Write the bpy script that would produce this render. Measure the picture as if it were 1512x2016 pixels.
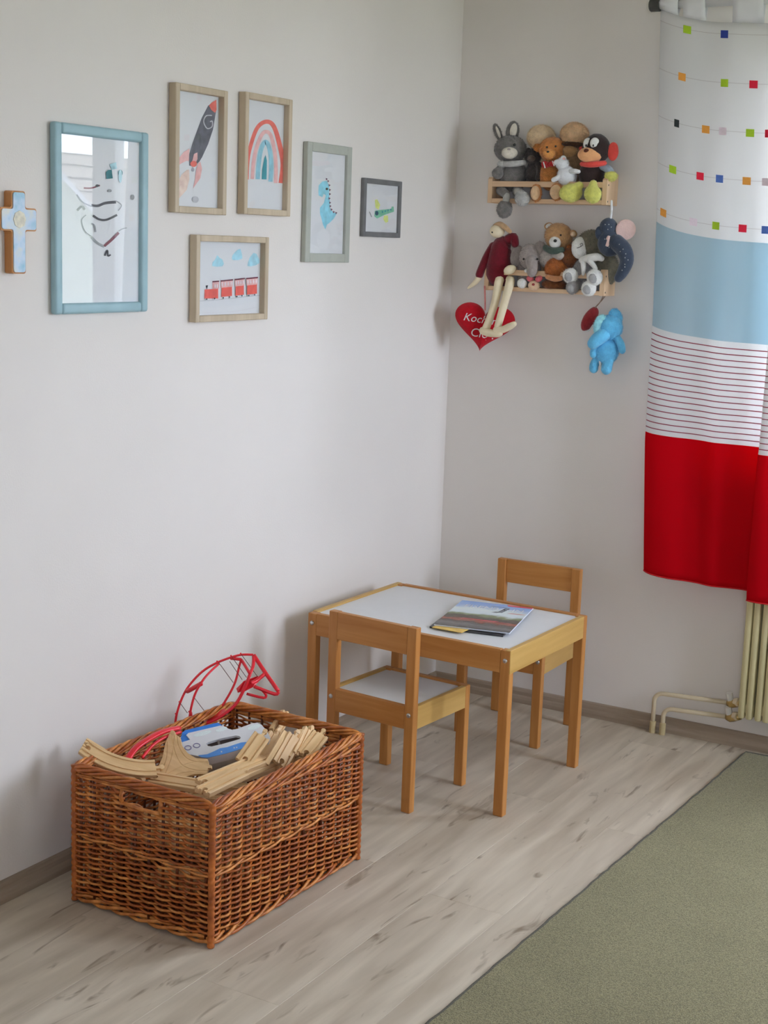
import bpy, bmesh, math, random
from mathutils import Vector, Matrix, noise
random.seed(7)
for o in list(bpy.data.objects):
    bpy.data.objects.remove(o)
SC = bpy.context.scene
COL = SC.collection

# ------------------------------------------------------------------ camera
F, CAM = 2891.08, Vector((2.23935, -4.24797, 1.46706))
YAW, PITCH, ROLL = -0.525387, 0.181167, 0.035043
fw = Vector((math.sin(YAW)*math.cos(PITCH), math.cos(YAW)*math.cos(PITCH), -math.sin(PITCH)))
rt0 = fw.cross(Vector((0, 0, 1))).normalized(); up0 = rt0.cross(fw)
rt = math.cos(ROLL)*rt0 + math.sin(ROLL)*up0
up = -math.sin(ROLL)*rt0 + math.cos(ROLL)*up0
cd = bpy.data.cameras.new('camera'); cam = bpy.data.objects.new('camera', cd); COL.objects.link(cam)
cd.sensor_fit = 'VERTICAL'; cd.sensor_height = 36; cd.lens = F/2016*36; cd.clip_start = .05
cam.matrix_world = Matrix(((rt.x, up.x, -fw.x, CAM.x), (rt.y, up.y, -fw.y, CAM.y), (rt.z, up.z, -fw.z, CAM.z), (0, 0, 0, 1)))
SC.camera = cam

# ------------------------------------------------------------------ sky, window light, exposure
SKY = 27.0
w = bpy.data.worlds.new('sky'); SC.world = w; w.use_nodes = True
bg = w.node_tree.nodes['Background']; bg.inputs[0].default_value = (.85, .958, 1.18, 1); bg.inputs[1].default_value = SKY
WX0, WX1, WZ0, WZ1 = .98, 2.02, .88, 2.16
RX, RY, RZ = 3.2, -4.7, 2.52                      # room size
SY0, SY1, SZ0, SZ1 = -1.20, -.22, .80, 2.16           # second window, added in the right wall to match the light            # window opening in the back wall
FX0, FX1, FZ0, FZ1 = 2.25, 3.05, 1.00, 2.05           # third window, added behind the viewer and sized for the room light
def portal(name, loc, rot, sx, sy):
    l = bpy.data.lights.new(name, 'AREA'); l.shape = 'RECTANGLE'; l.size = sx; l.size_y = sy; l.cycles.is_portal = True
    o = bpy.data.objects.new(name, l); COL.objects.link(o); o.location = loc; o.rotation_euler = rot
    return o
portal('window_daylight', ((WX0+WX1)/2, .30, (WZ0+WZ1)/2), (math.radians(-90), 0, 0), WX1-WX0+.3, WZ1-WZ0+.3)
portal('added_side_window_daylight', (RX+.30, (SY0+SY1)/2, (SZ0+SZ1)/2), (0, math.radians(90), 0), SZ1-SZ0+.3, SY1-SY0+.3)  # portal for the added side window
portal('added_rear_window_daylight', ((FX0+FX1)/2, RY-.22, (FZ0+FZ1)/2), (math.radians(90), 0, 0), FX1-FX0+.3, FZ1-FZ0+.3)  # portal for the added window behind the viewer
VS = SC.view_settings
VS.view_transform = 'Standard'; VS.look = 'None'; VS.gamma = 1; VS.use_curve_mapping = False
VS.exposure = -0.36

# ------------------------------------------------------------------ helpers
def lin(c): c /= 255; return c/12.92 if c <= .04045 else ((c+.055)/1.055)**2.4
def C(r, g, b, k=1.0): return tuple(min(.92, lin(v)*k) for v in (r, g, b))+(1,)
def ray(px, py): return fw + rt*((px-756)/F) - up*((py-1008)/F)
def at(px, py, x=None, y=None, z=None):
    d = ray(px, py)
    t = (x-CAM.x)/d.x if x is not None else (y-CAM.y)/d.y if y is not None else (z-CAM.z)/d.z
    return CAM + d*t
def atd(px, py, dep): return CAM + ray(px, py)*dep
def on_plane(px, py, P0, n):
    d = ray(px, py); return CAM + d*((P0-CAM).dot(n)/d.dot(n))
def proj(P):
    d = P-CAM; zz = d.dot(fw); return 756+F*d.dot(rt)/zz, 1008-F*d.dot(up)/zz
def depth(P): return (P-CAM).dot(fw)

MATS = {}
def nodes(name):
    m = bpy.data.materials.new(name); m.use_nodes = True
    nt = m.node_tree; return m, nt, nt.nodes['Principled BSDF']
def M(name, col, rough=.6, var=.08, scale=30, bump=0, bscale=None, sheen=0, spec=.5, metal=0, stretch=(1, 1, 1), coat=0):
    if name in MATS: return MATS[name]
    m, nt, b = nodes(name); N = nt.nodes.new; L = nt.links.new
    tc = N('ShaderNodeTexCoord'); mp = N('ShaderNodeMapping'); mp.inputs['Scale'].default_value = stretch
    L(tc.outputs['Object'], mp.inputs[0])
    nz = N('ShaderNodeTexNoise'); nz.inputs['Scale'].default_value = scale; nz.inputs['Detail'].default_value = 4
    L(mp.outputs[0], nz.inputs['Vector'])
    cr = N('ShaderNodeValToRGB')
    cr.color_ramp.elements[0].position = .3; cr.color_ramp.elements[1].position = .7
    cr.color_ramp.elements[0].color = tuple(v*(1-var) for v in col[:3])+(1,)
    cr.color_ramp.elements[1].color = tuple(min(.95, v*(1+var)) for v in col[:3])+(1,)
    L(nz.outputs[0], cr.inputs[0]); L(cr.outputs[0], b.inputs['Base Color'])
    b.inputs['Roughness'].default_value = rough; b.inputs['Metallic'].default_value = metal
    b.inputs['Specular IOR Level'].default_value = spec; b.inputs['Sheen Weight'].default_value = sheen
    b.inputs['Coat Weight'].default_value = coat
    if bump:
        n2 = N('ShaderNodeTexNoise'); n2.inputs['Scale'].default_value = bscale or scale*4; n2.inputs['Detail'].default_value = 3
        L(mp.outputs[0], n2.inputs['Vector'])
        bp = N('ShaderNodeBump'); bp.inputs['Strength'].default_value = bump; bp.inputs['Distance'].default_value = .003
        L(n2.outputs[0], bp.inputs['Height']); L(bp.outputs[0], b.inputs['Normal'])
    MATS[name] = m; return m
def wood(name, c1, c2, axis=0, rough=.45, scale=9, contrast=1):
    if name in MATS: return MATS[name]
    m, nt, b = nodes(name); N = nt.nodes.new; L = nt.links.new
    tc = N('ShaderNodeTexCoord'); oi = N('ShaderNodeObjectInfo'); ad = N('ShaderNodeVectorMath'); ad.operation = 'ADD'
    mul = N('ShaderNodeMath'); mul.operation = 'MULTIPLY'; mul.inputs[1].default_value = 37
    L(oi.outputs['Random'], mul.inputs[0])
    L(tc.outputs['Object'], ad.inputs[0]); L(mul.outputs[0], ad.inputs[1])
    mp = N('ShaderNodeMapping'); s = [scale*1.0]*3; s[axis] = scale*.07; mp.inputs['Scale'].default_value = s
    L(ad.outputs[0], mp.inputs[0])
    nz = N('ShaderNodeTexNoise'); nz.inputs['Scale'].default_value = 4; nz.inputs['Detail'].default_value = 6; nz.inputs['Distortion'].default_value = .6
    L(mp.outputs[0], nz.inputs['Vector'])
    cr = N('ShaderNodeValToRGB'); cr.color_ramp.elements[0].position = .5-.18/contrast; cr.color_ramp.elements[1].position = .5+.18/contrast
    cr.color_ramp.elements[0].color = c1; cr.color_ramp.elements[1].color = c2
    L(nz.outputs[0], cr.inputs[0]); L(cr.outputs[0], b.inputs['Base Color'])
    b.inputs['Roughness'].default_value = rough
    bp = N('ShaderNodeBump'); bp.inputs['Strength'].default_value = .12; bp.inputs['Distance'].default_value = .001
    L(nz.outputs[0], bp.inputs['Height']); L(bp.outputs[0], b.inputs['Normal'])
    MATS[name] = m; return m
def glassmat(name, ior=1.5, tint=(1, 1, 1, 1)):
    m = bpy.data.materials.new(name); m.use_nodes = True; nt = m.node_tree; nt.nodes.clear(); N = nt.nodes.new; L = nt.links.new
    t = N('ShaderNodeBsdfTransparent'); t.inputs[0].default_value = tint
    g = N('ShaderNodeBsdfGlossy'); g.inputs['Roughness'].default_value = .01
    lw = N('ShaderNodeLayerWeight'); lw.inputs[0].default_value = .5
    pw = N('ShaderNodeMath'); pw.operation = 'POWER'; pw.inputs[1].default_value = 5; L(lw.outputs['Facing'], pw.inputs[0])
    r0 = ((ior-1)/(ior+1))**2
    fr = N('ShaderNodeMath'); fr.operation = 'MULTIPLY_ADD'; fr.inputs[1].default_value = 1-r0; fr.inputs[2].default_value = r0; L(pw.outputs[0], fr.inputs[0])
    mx = N('ShaderNodeMixShader'); ou = N('ShaderNodeOutputMaterial')
    L(fr.outputs[0], mx.inputs[0]); L(t.outputs[0], mx.inputs[1]); L(g.outputs[0], mx.inputs[2]); L(mx.outputs[0], ou.inputs[0])
    return m

def frame_of(t, hint=None):
    t = t.normalized(); h = hint or (Vector((0, 0, 1)) if abs(t.z) < .9 else Vector((1, 0, 0)))
    a = h.cross(t).normalized(); return a, t.cross(a)
class MB:
    def __init__(s): s.v = []; s.f = []; s.m = []; s.k = 0
    def slot(s, k): s.k = k; return s
    def add(s, vs, fs):
        n = len(s.v); s.v += [Vector(v) for v in vs]
        for f in fs: s.f.append([n+i for i in f]); s.m.append(s.k)
        return s
    def box(s, c, size, rot=None, bev=0, seg=1):
        c = Vector(c); hx, hy, hz = [q/2 for q in size]
        if bev:
            bm = bmesh.new(); bmesh.ops.create_cube(bm, size=1)
            for v in bm.verts: v.co = Vector((v.co.x*size[0], v.co.y*size[1], v.co.z*size[2]))
            bmesh.ops.bevel(bm, geom=bm.edges[:], offset=bev, segments=seg, affect='EDGES', profile=.5)
            bm.verts.ensure_lookup_table(); bm.verts.index_update()
            vs = [v.co.copy() for v in bm.verts]; fs = [[v.index for v in f.verts] for f in bm.faces]; bm.free()
        else:
            vs = [Vector((x*hx, y*hy, z*hz)) for x in (-1, 1) for y in (-1, 1) for z in (-1, 1)]
            fs = [(0, 1, 3, 2), (4, 6, 7, 5), (0, 4, 5, 1), (2, 3, 7, 6), (0, 2, 6, 4), (1, 5, 7, 3)]
        if rot is not None: vs = [rot @ v for v in vs]
        return s.add([c+v for v in vs], fs)
    def bb(s, lo, hi, bev=0, seg=1):
        lo = Vector(lo); hi = Vector(hi); return s.box((lo+hi)/2, hi-lo, None, bev, seg)
    def tube(s, pts, r, sides=8, cap=True, closed=False, flat=1.0, hint=None, round_end=False):
        pts = [Vector(p) for p in pts]; n = len(pts)
        rs = list(r) if isinstance(r, (list, tuple)) else [r]*n
        if round_end:
            d0 = (pts[0]-pts[1]).normalized(); d1 = (pts[-1]-pts[-2]).normalized()
            a, b, ra, rb = pts[0], pts[-1], rs[0], rs[-1]
            pts = [a+d0*ra*.95, a+d0*ra*.7, a+d0*ra*.35]+pts+[b+d1*rb*.35, b+d1*rb*.7, b+d1*rb*.95]
            rs = [ra*.28, ra*.7, ra*.93]+rs+[rb*.93, rb*.7, rb*.28]; n += 6
        vs = []; a = None
        for i in range(n):
            if closed: t = pts[(i+1) % n]-pts[i-1]
            else: t = pts[min(i+1, n-1)]-pts[max(i-1, 0)]
            if t.length < 1e-9: t = Vector((0, 0, 1))
            t.normalize()
            if a is None: a, b = frame_of(t, hint)
            else:
                a = (a-t*a.dot(t))
                if a.length < 1e-6: a, b = frame_of(t)
                a.normalize()
            b = t.cross(a)
            for k in range(sides):
                th = 2*math.pi*k/sides
                vs.append(pts[i]+(a*math.cos(th)*flat+b*math.sin(th))*rs[i])
        fs = []
        for i in range(n if closed else n-1):
            j = (i+1) % n
            for k in range(sides):
                k2 = (k+1) % sides; fs.append((i*sides+k, i*sides+k2, j*sides+k2, j*sides+k))
        if cap and not closed:
            fs.append(tuple(range(sides-1, -1, -1))); fs.append(tuple((n-1)*sides+k for k in range(sides)))
        return s.add(vs, fs)
    def ell(s, c, A, B, Cv, seg=18, rings=11, nz=0, nf=60, fuzz=0, fl=.005):
        c = Vector(c); vs = []; nr = []
        for i in range(rings+1):
            ph = math.pi*i/rings
            for k in range(seg):
                th = 2*math.pi*k/seg
                d = A*(math.sin(ph)*math.cos(th))+Cv*(math.sin(ph)*math.sin(th))+B*math.cos(ph)
                if nz: d = d*(1+nz*noise.noise((c+d)*nf)*2)
                vs.append(c+d)
        fs = []
        for i in range(rings):
            for k in range(seg):
                k2 = (k+1) % seg; q = [i*seg+k, i*seg+k2, (i+1)*seg+k2, (i+1)*seg+k]
                if i == 0: q = [q[0], q[2], q[3]]
                elif i == rings-1: q = [q[0], q[1], q[2]]
                fs.append(q)
        s.add(vs, fs)
        if fuzz:
            for _ in range(fuzz*4):
                u = Vector((random.gauss(0, 1), random.gauss(0, 1), random.gauss(0, 1))).normalized()
                d = A*u.x+B*u.y+Cv*u.z
                nn = (A*(u.x/A.length_squared)+B*(u.y/B.length_squared)+Cv*(u.z/Cv.length_squared)).normalized()
                tip = (nn+Vector((random.uniform(-.7, .7), random.uniform(-.7, .7), random.uniform(-.9, .5)))).normalized()
                sd = tip.cross(u+Vector((.1, .2, .3))).normalized()*.00055
                p = c+d*.98; s.add([p-sd, p+sd, p+tip*fl*random.uniform(.35, .85)], [(0, 1, 2)])
        return s
    def prism(s, poly, ext, cap0=True):
        n = len(poly); poly = [Vector(p) for p in poly]; ext = Vector(ext)
        fs = [tuple(range(n-1, -1, -1))] if cap0 else []
        fs.append(tuple(range(n, 2*n)))
        fs += [(i, (i+1) % n, n+(i+1) % n, n+i) for i in range(n)]
        return s.add(poly+[p+ext for p in poly], fs)
    def build(s, name, mats, parent=None, smooth=False, origin=None):
        if not isinstance(mats, (list, tuple)): mats = [mats]
        if origin is None:
            origin = Vector((0, 0, 0))
            q = parent
            while q is not None: origin = origin+q.location; q = q.parent
            if parent is not None and parent.get('local'): origin = Vector((0, 0, 0))
        me = bpy.data.meshes.new(name)
        me.from_pydata([v-origin for v in s.v], [], s.f); me.validate(clean_customdata=False)
        for m in mats: me.materials.append(m)
        if len(me.polygons) == len(s.m): me.polygons.foreach_set('material_index', s.m)
        me.polygons.foreach_set('use_smooth', [smooth]*len(me.polygons))
        bm = bmesh.new(); bm.from_mesh(me); bmesh.ops.recalc_face_normals(bm, faces=bm.faces); bm.to_mesh(me); bm.free()
        me.update()
        o = bpy.data.objects.new(name, me); COL.objects.link(o)
        if parent is not None: o.parent = parent
        if parent is not None and parent.get('local'): o['local'] = 1
        return o
def smooth_angle(o, ang=35):
    me = o.data; bm = bmesh.new(); bm.from_mesh(me)
    for f in bm.faces: f.smooth = True
    for e in bm.edges: e.smooth = not (len(e.link_faces) == 2 and e.calc_face_angle(0) > math.radians(ang))
    bm.to_mesh(me); bm.free(); return o
def tag(o, label, cat, group=None):
    o['label'] = label; o['category'] = cat
    if group: o['group'] = group
    return o
def thing(name, label, cat, loc, rotz=0, group=None, local=False):
    o = bpy.data.objects.new(name, None); COL.objects.link(o); o.empty_display_size = .05
    o.location = loc; o.rotation_euler = (0, 0, rotz)
    if local: o['local'] = 1
    return tag(o, label, cat, group)
def struct(o, label=None):
    o['kind'] = 'structure'
    if label: o['label'] = label
    return o
def copy_tree(o, parent=None):
    c = o.copy(); COL.objects.link(c); c.parent = parent
    for ch in o.children: copy_tree(ch, c)
    return c
def catmull(P, n):
    P = [Vector(p) for p in P]; out = []
    for i in range(len(P)-1):
        a = P[max(i-1, 0)]; b = P[i]; c = P[i+1]; d = P[min(i+2, len(P)-1)]
        for k in range(n):
            t = k/n
            out.append(.5*((2*b)+(c-a)*t+(2*a-5*b+4*c-d)*t*t+(3*b-a-3*c+d)*t**3))
    out.append(P[-1]); return out

# ------------------------------------------------------------------ the room
plaster = M('white_wall_paint', (.84, .785, .725, 1), rough=.85, var=.015, scale=3, bump=.10, bscale=220, spec=.2)
TH = .20
def slab(name, lo, hi, m, label): return struct(MB().bb(lo, hi).build(name, m), label)
slab('wall_left', (-.2, RY-.2, -.1), (0, TH, RZ), plaster, 'white painted wall with the framed pictures')
mb = MB()
mb.bb((0, 0, -.1), (WX0, TH, RZ)); mb.bb((WX1, 0, -.1), (RX, TH, RZ))
mb.bb((WX0, 0, -.1), (WX1, TH, WZ0)); mb.bb((WX0, 0, WZ1), (WX1, TH, RZ))
struct(mb.build('wall_back', plaster), 'white painted wall with the toy shelves and window')
mb = MB(); TR = .24
mb.bb((RX, RY-.2, -.1), (RX+TR, SY0, RZ)); mb.bb((RX, SY1, -.1), (RX+TR, TH, RZ)); mb.bb((RX, SY0, -.1), (RX+TR, SY1, SZ0)); mb.bb((RX, SY0, SZ1), (RX+TR, SY1, RZ))
struct(mb.build('wall_right', plaster), 'white painted wall with an added side window, out of view on the right')
mb = MB()
mb.bb((0, RY-.2, -.1), (FX0, RY, RZ)); mb.bb((FX1, RY-.2, -.1), (RX, RY, RZ)); mb.bb((FX0, RY-.2, -.1), (FX1, RY, FZ0)); mb.bb((FX0, RY-.2, FZ1), (FX1, RY, RZ))
struct(mb.build('wall_front', plaster), 'white painted wall with an added window, behind the viewer')
slab('ceiling', (-.2, RY-.2, RZ), (RX+.2, TH, RZ+.15), plaster, 'white painted ceiling')

# floor boards
def floor_mat():
    m, nt, b = nodes('pale_oak_floor'); N = nt.nodes.new; L = nt.links.new
    tc = N('ShaderNodeTexCoord'); oi = N('ShaderNodeObjectInfo'); mul = N('ShaderNodeMath'); mul.operation = 'MULTIPLY'; mul.inputs[1].default_value = 53
    L(oi.outputs['Random'], mul.inputs[0]); ad = N('ShaderNodeVectorMath'); ad.operation = 'ADD'
    L(tc.outputs['Object'], ad.inputs[0]); L(mul.outputs[0], ad.inputs[1])
    def nz(sc, det, dist=.4, stretch=(9, 1, 1)):
        mp = N('ShaderNodeMapping'); mp.inputs['Scale'].default_value = stretch; L(ad.outputs[0], mp.inputs[0])
        n = N('ShaderNodeTexNoise'); n.inputs['Scale'].default_value = sc; n.inputs['Detail'].default_value = det; n.inputs['Distortion'].default_value = dist
        L(mp.outputs[0], n.inputs['Vector']); return n
    n1 = nz(2.2, 5); n2 = nz(1.6, 2, .8, (7, 1.3, 1)); n3 = nz(5.0, 3, 1.2, (5, 1, 1))
    cr = N('ShaderNodeValToRGB'); e = cr.color_ramp.elements
    e[0].position = .28; e[0].color = C(182, 167, 146); e[1].position = .72; e[1].color = C(222, 209, 188)
    L(n1.outputs[0], cr.inputs[0])
    kr = N('ShaderNodeValToRGB'); k = kr.color_ramp.elements
    k[0].position = .62; k[0].color = (0, 0, 0, 1); k[1].position = .74; k[1].color = (1, 1, 1, 1); L(n3.outputs[0], kr.inputs[0])
    mx = N('ShaderNodeMixRGB'); mx.inputs[2].default_value = C(120, 100, 78); L(cr.outputs[0], mx.inputs[1])
    mm = N('ShaderNodeMath'); mm.operation = 'MULTIPLY'; mm.inputs[1].default_value = .75; L(kr.outputs[0], mm.inputs[0]); L(mm.outputs[0], mx.inputs[0])
    gr = N('ShaderNodeValToRGB'); g = gr.color_ramp.elements
    g[0].position = .3; g[0].color = (.84, .83, .82, 1); g[1].position = .7; g[1].color = (1.0, 1.0, 1.0, 1); L(n2.outputs[0], gr.inputs[0])
    m2 = N('ShaderNodeMixRGB'); m2.blend_type = 'MULTIPLY'; m2.inputs[0].default_value = 1; L(mx.outputs[0], m2.inputs[1]); L(gr.outputs[0], m2.inputs[2])
    L(m2.outputs[0], b.inputs['Base Color']); b.inputs['Roughness'].default_value = .46; b.inputs['Specular IOR Level'].default_value = .4
    bp = N('ShaderNodeBump'); bp.inputs['Strength'].default_value = .08; bp.inputs['Distance'].default_value = .001
    L(n1.outputs[0], bp.inputs['Height']); L(bp.outputs[0], b.inputs['Normal'])
    return m
FM = floor_mat()
floor = struct(MB().bb((-.2, RY-.2, -.12), (RX+.2, TH, -.009)).build('floor', M('subfloor', (.12, .1, .08, 1))), 'pale grey oak laminate floor laid along the picture wall')
PW, PL = .192, 1.29
plank_mesh = None
for i in range(int(RX/PW)+1):
    off = (i*0.47 % 1)*PL
    y1 = off
    while y1 > RY:
        a, b = min(y1, 0), max(y1-PL, RY)
        y1 -= PL
        if a-b < .05: continue
        x0 = i*PW; x1 = min(x0+PW, RX)
        full = abs(a-b-PL) < 1e-6 and x1-x0 > PW-1e-6
        if full and plank_mesh:
            o = bpy.data.objects.new('plank', plank_mesh); COL.objects.link(o); o.parent = floor
        else:
            o = MB().box((0, 0, -.0045), (x1-x0-.0002, a-b-.0002, .009), None, .0005).build('plank', FM, floor, origin=Vector((0, 0, 0)))
            if full: plank_mesh = o.data
        o.location = ((x0+x1)/2, (a+b)/2, 0)

# baseboards
BBM = wood('baseboard_wood', C(150, 132, 112), C(176, 158, 138), 1, .5)
BBX = wood('baseboard_wood_across', C(150, 132, 112), C(176, 158, 138), 0, .5)
prof = [(0, 0), (.016, 0), (.0165, .014), (.0145, .022), (.0115, .027), (.0105, .038), (.007, .0455), (.002, .048), (0, .048)]
bl = MB().prism([(d, 0, h) for d, h in prof], (0, RY, 0)).build('baseboard_left', BBM); struct(bl, 'beige wood-look skirting along the picture wall')
bk = MB().prism([(.0, -d, h) for d, h in prof], (RX, 0, 0)).build('baseboard_back', BBX); struct(bk, 'beige wood-look skirting under the window wall')

# rug
def rug_mat():
    m, nt, b = nodes('sage_carpet'); N = nt.nodes.new; L = nt.links.new
    tc = N('ShaderNodeTexCoord')
    n1 = N('ShaderNodeTexNoise'); n1.inputs['Scale'].default_value = 420; n1.inputs['Detail'].default_value = 3; L(tc.outputs['Object'], n1.inputs[0])
    n2 = N('ShaderNodeTexNoise'); n2.inputs['Scale'].default_value = 6; n2.inputs['Detail'].default_value = 4; L(tc.outputs['Object'], n2.inputs[0])
    cr = N('ShaderNodeValToRGB'); e = cr.color_ramp.elements
    e[0].position = .36; e[0].color = C(108, 101, 70); e[1].position = .64; e[1].color = C(160, 151, 112); L(n1.outputs[0], cr.inputs[0])
    c2 = N('ShaderNodeValToRGB'); e = c2.color_ramp.elements; e[0].position = .3; e[0].color = (.88, .88, .86, 1); e[1].position = .7; e[1].color = (1, 1, 1, 1); L(n2.outputs[0], c2.inputs[0])
    mx = N('ShaderNodeMixRGB'); mx.blend_type = 'MULTIPLY'; mx.inputs[0].default_value = 1; L(cr.outputs[0], mx.inputs[1]); L(c2.outputs[0], mx.inputs[2])
    L(mx.outputs[0], b.inputs['Base Color']); b.inputs['Roughness'].default_value = .95; b.inputs['Specular IOR Level'].default_value = .1; b.inputs['Sheen Weight'].default_value = .2
    bp = N('ShaderNodeBump'); bp.inputs['Strength'].default_value = .7; bp.inputs['Distance'].default_value = .004
    L(n1.outputs[0], bp.inputs['Height']); L(bp.outputs[0], b.inputs['Normal']); return m
rug = thing('rug', 'sage green short-pile rug on the laminate floor', 'rug', (2, -2, 0))
edge = [(1.092, -.06), (1.078, -.7), (1.066, -1.155), (1.048, -1.945), (1.03, -2.9), (1.02, -4.0)]
poly = [Vector((x, y, .0005)) for x, y in edge]+[Vector((3.2, -4.0, .0005)), Vector((3.2, -.06, .0005))]
MB().prism(poly, (0, 0, .0075)).build('pile', rug_mat(), rug)
path = []
for i in range(len(poly)):
    a, b = poly[i], poly[(i+1) % len(poly)]
    for k in range(24): path.append(a.lerp(b, k/24)+Vector((0, 0, .0045))+Vector((random.uniform(-.0015, .0015), random.uniform(-.0015, .0015), random.uniform(-.0006, .0006))))
MB().tube(path, .0045, 6, closed=True).build('edge_binding', M('dark_grey_green_binding', C(96, 92, 80), .95, .25, 300, .5), rug, True)

# window (mostly behind the curtain)
WM = M('white_window_lacquer', (.82, .82, .82, 1), .35, .02)
win = MB(); YF = .07
def fr(mb, x0, x1, z0, z1, t, y0, y1):
    mb.bb((x0, y0, z0), (x0+t, y1, z1), .004); mb.bb((x1-t, y0, z0), (x1, y1, z1), .004)
    mb.bb((x0+t, y0, z0), (x1-t, y1, z0+t), .004); mb.bb((x0+t, y0, z1-t), (x1-t, y1, z1), .004)
fr(win, WX0, WX1, WZ0, WZ1, .05, YF, YF+.07)
wo = struct(win.build('window_1', WM), 'white casement window partly behind the curtain')
xm = 1.545
GL = glassmat('window_glass', 1.45)
for a, b in ((WX0+.05, xm), (xm, WX1-.05)):
    s = MB(); fr(s, a, b, WZ0+.05, WZ1-.05, .055, YF-.01, YF+.05); so = s.build('sash', WM, wo)
    MB().bb((a+.05, YF+.02, WZ0+.1), (b-.05, YF+.024, WZ1-.1)).build('pane', GL, so)
MB().bb((WX0-.04, -.06, WZ0-.03), (WX1+.04, YF, WZ0), .006).build('window_sill', WM, wo)
w3 = MB(); fr(w3, FX0, FX1, FZ0, FZ1, .05, RY-.16, RY-.09); w3 = struct(w3.build('added_window_3', WM), 'white window added behind the viewer for room light')
for a, b in ((FX0+.05, (FX0+FX1)/2), ((FX0+FX1)/2, FX1-.05)):
    s = MB(); fr(s, a, b, FZ0+.05, FZ1-.05, .055, RY-.14, RY-.08); so = s.build('sash', WM, w3)
    MB().bb((a+.05, RY-.114, FZ0+.1), (b-.05, RY-.11, FZ1-.1)).build('pane', GL, so)
MB().bb((FX0-.04, RY-.08, FZ0-.03), (FX1+.04, RY+.06, FZ0), .006).build('window_sill', WM, w3)
def fry(mb, y0, y1, z0, z1, t, x0, x1):
    mb.bb((x0, y0, z0), (x1, y0+t, z1), .004); mb.bb((x0, y1-t, z0), (x1, y1, z1), .004); mb.bb((x0, y0+t, z0), (x1, y1-t, z0+t), .004); mb.bb((x0, y0+t, z1-t), (x1, y1-t, z1), .004)
w2 = MB(); fry(w2, SY0, SY1, SZ0, SZ1, .05, RX+.1, RX+.17); w2 = struct(w2.build('added_window_2', WM), 'white side window added for light, out of view on the right')
ymid = (SY0+SY1)/2
for a, b in ((SY0+.05, ymid), (ymid, SY1-.05)):
    s = MB(); fry(s, a, b, SZ0+.05, SZ1-.05, .055, RX+.09, RX+.15); so = s.build('sash', WM, w2)
    MB().bb((RX+.12, a+.05, SZ0+.1), (RX+.124, b-.05, SZ1-.1)).build('pane', GL, so)
MB().bb((RX-.06, SY0-.04, SZ0-.03), (RX+.1, SY1+.04, SZ0), .006).build('window_sill', WM, w2)

# outside: neighbouring house and ground, seen only as a reflection in the picture glass
gm = M('grass_ground', C(120, 124, 92), .95, .2, 2)
struct(MB().bb((-40, -40, -3.3), (60, 70, -3.1)).build('ground', gm), 'green garden ground outside the window')
hs = thing('neighbour_house', 'house with tiled roof reflected in the blue picture frame', 'house', (11, 13, -3.1))
MB().bb((3, 11.6, -3.1), (22, 18, .9)).build('wall', M('pale_render', C(205, 205, 190), .9, .05), hs)
rf = MB(); tm = M('weathered_roof_tiles', C(150, 138, 122), .85, .15, 3)
for r in range(13):
    t0, t1 = r/13, (r+1)/13+.01
    y0, y1 = 11.0+3.9*t0, 11.0+3.9*t1; z0, z1 = .8+1.75*t0, .8+1.75*t1
    rf.add([(2.6, y0, z0+.05), (22.4, y0, z0+.05), (22.4, y1, z1), (2.6, y1, z1), (2.6, y0, z0-.02), (22.4, y0, z0-.02)], [(0, 1, 2, 3), (4, 5, 1, 0)])
rf.add([(2.6, 14.9, 2.55), (22.4, 14.9, 2.55), (22.4, 18.8, .8), (2.6, 18.8, .8)], [(0, 1, 2, 3)])
rf.build('roof', tm, hs)
gw = MB().prism([(8.6, 9.0, -3.1), (11.8, 9.0, -3.1), (11.8, 9.0, 1.0), (10.2, 9.0, 2.31), (8.6, 9.0, 1.0)], (0, 4.0, 0)).build('gable_wing', M('pale_green_render', C(206, 214, 198), .9, .05), hs)
wr = MB()
for sx in (-1, 1):
    for r in range(10):
        t0, t1 = r/10, (r+1)/10+.01
        wr.add([(10.2+sx*1.9*(1-t0), 8.9, 2.38-1.56*(1-t0)+.03), (10.2+sx*1.9*(1-t1), 8.9, 2.38-1.56*(1-t1)), (10.2+sx*1.9*(1-t1), 13, 2.38-1.56*(1-t1)), (10.2+sx*1.9*(1-t0), 13, 2.38-1.56*(1-t0)+.03)], [(0, 1, 2, 3)])
wr.build('wing_roof', tm, hs)
MB().tube([(8.3, 8.86, .82), (10.2, 8.86, 2.40), (12.1, 8.86, .82)], .045, 4).build('bargeboard', WM, gw)

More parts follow.
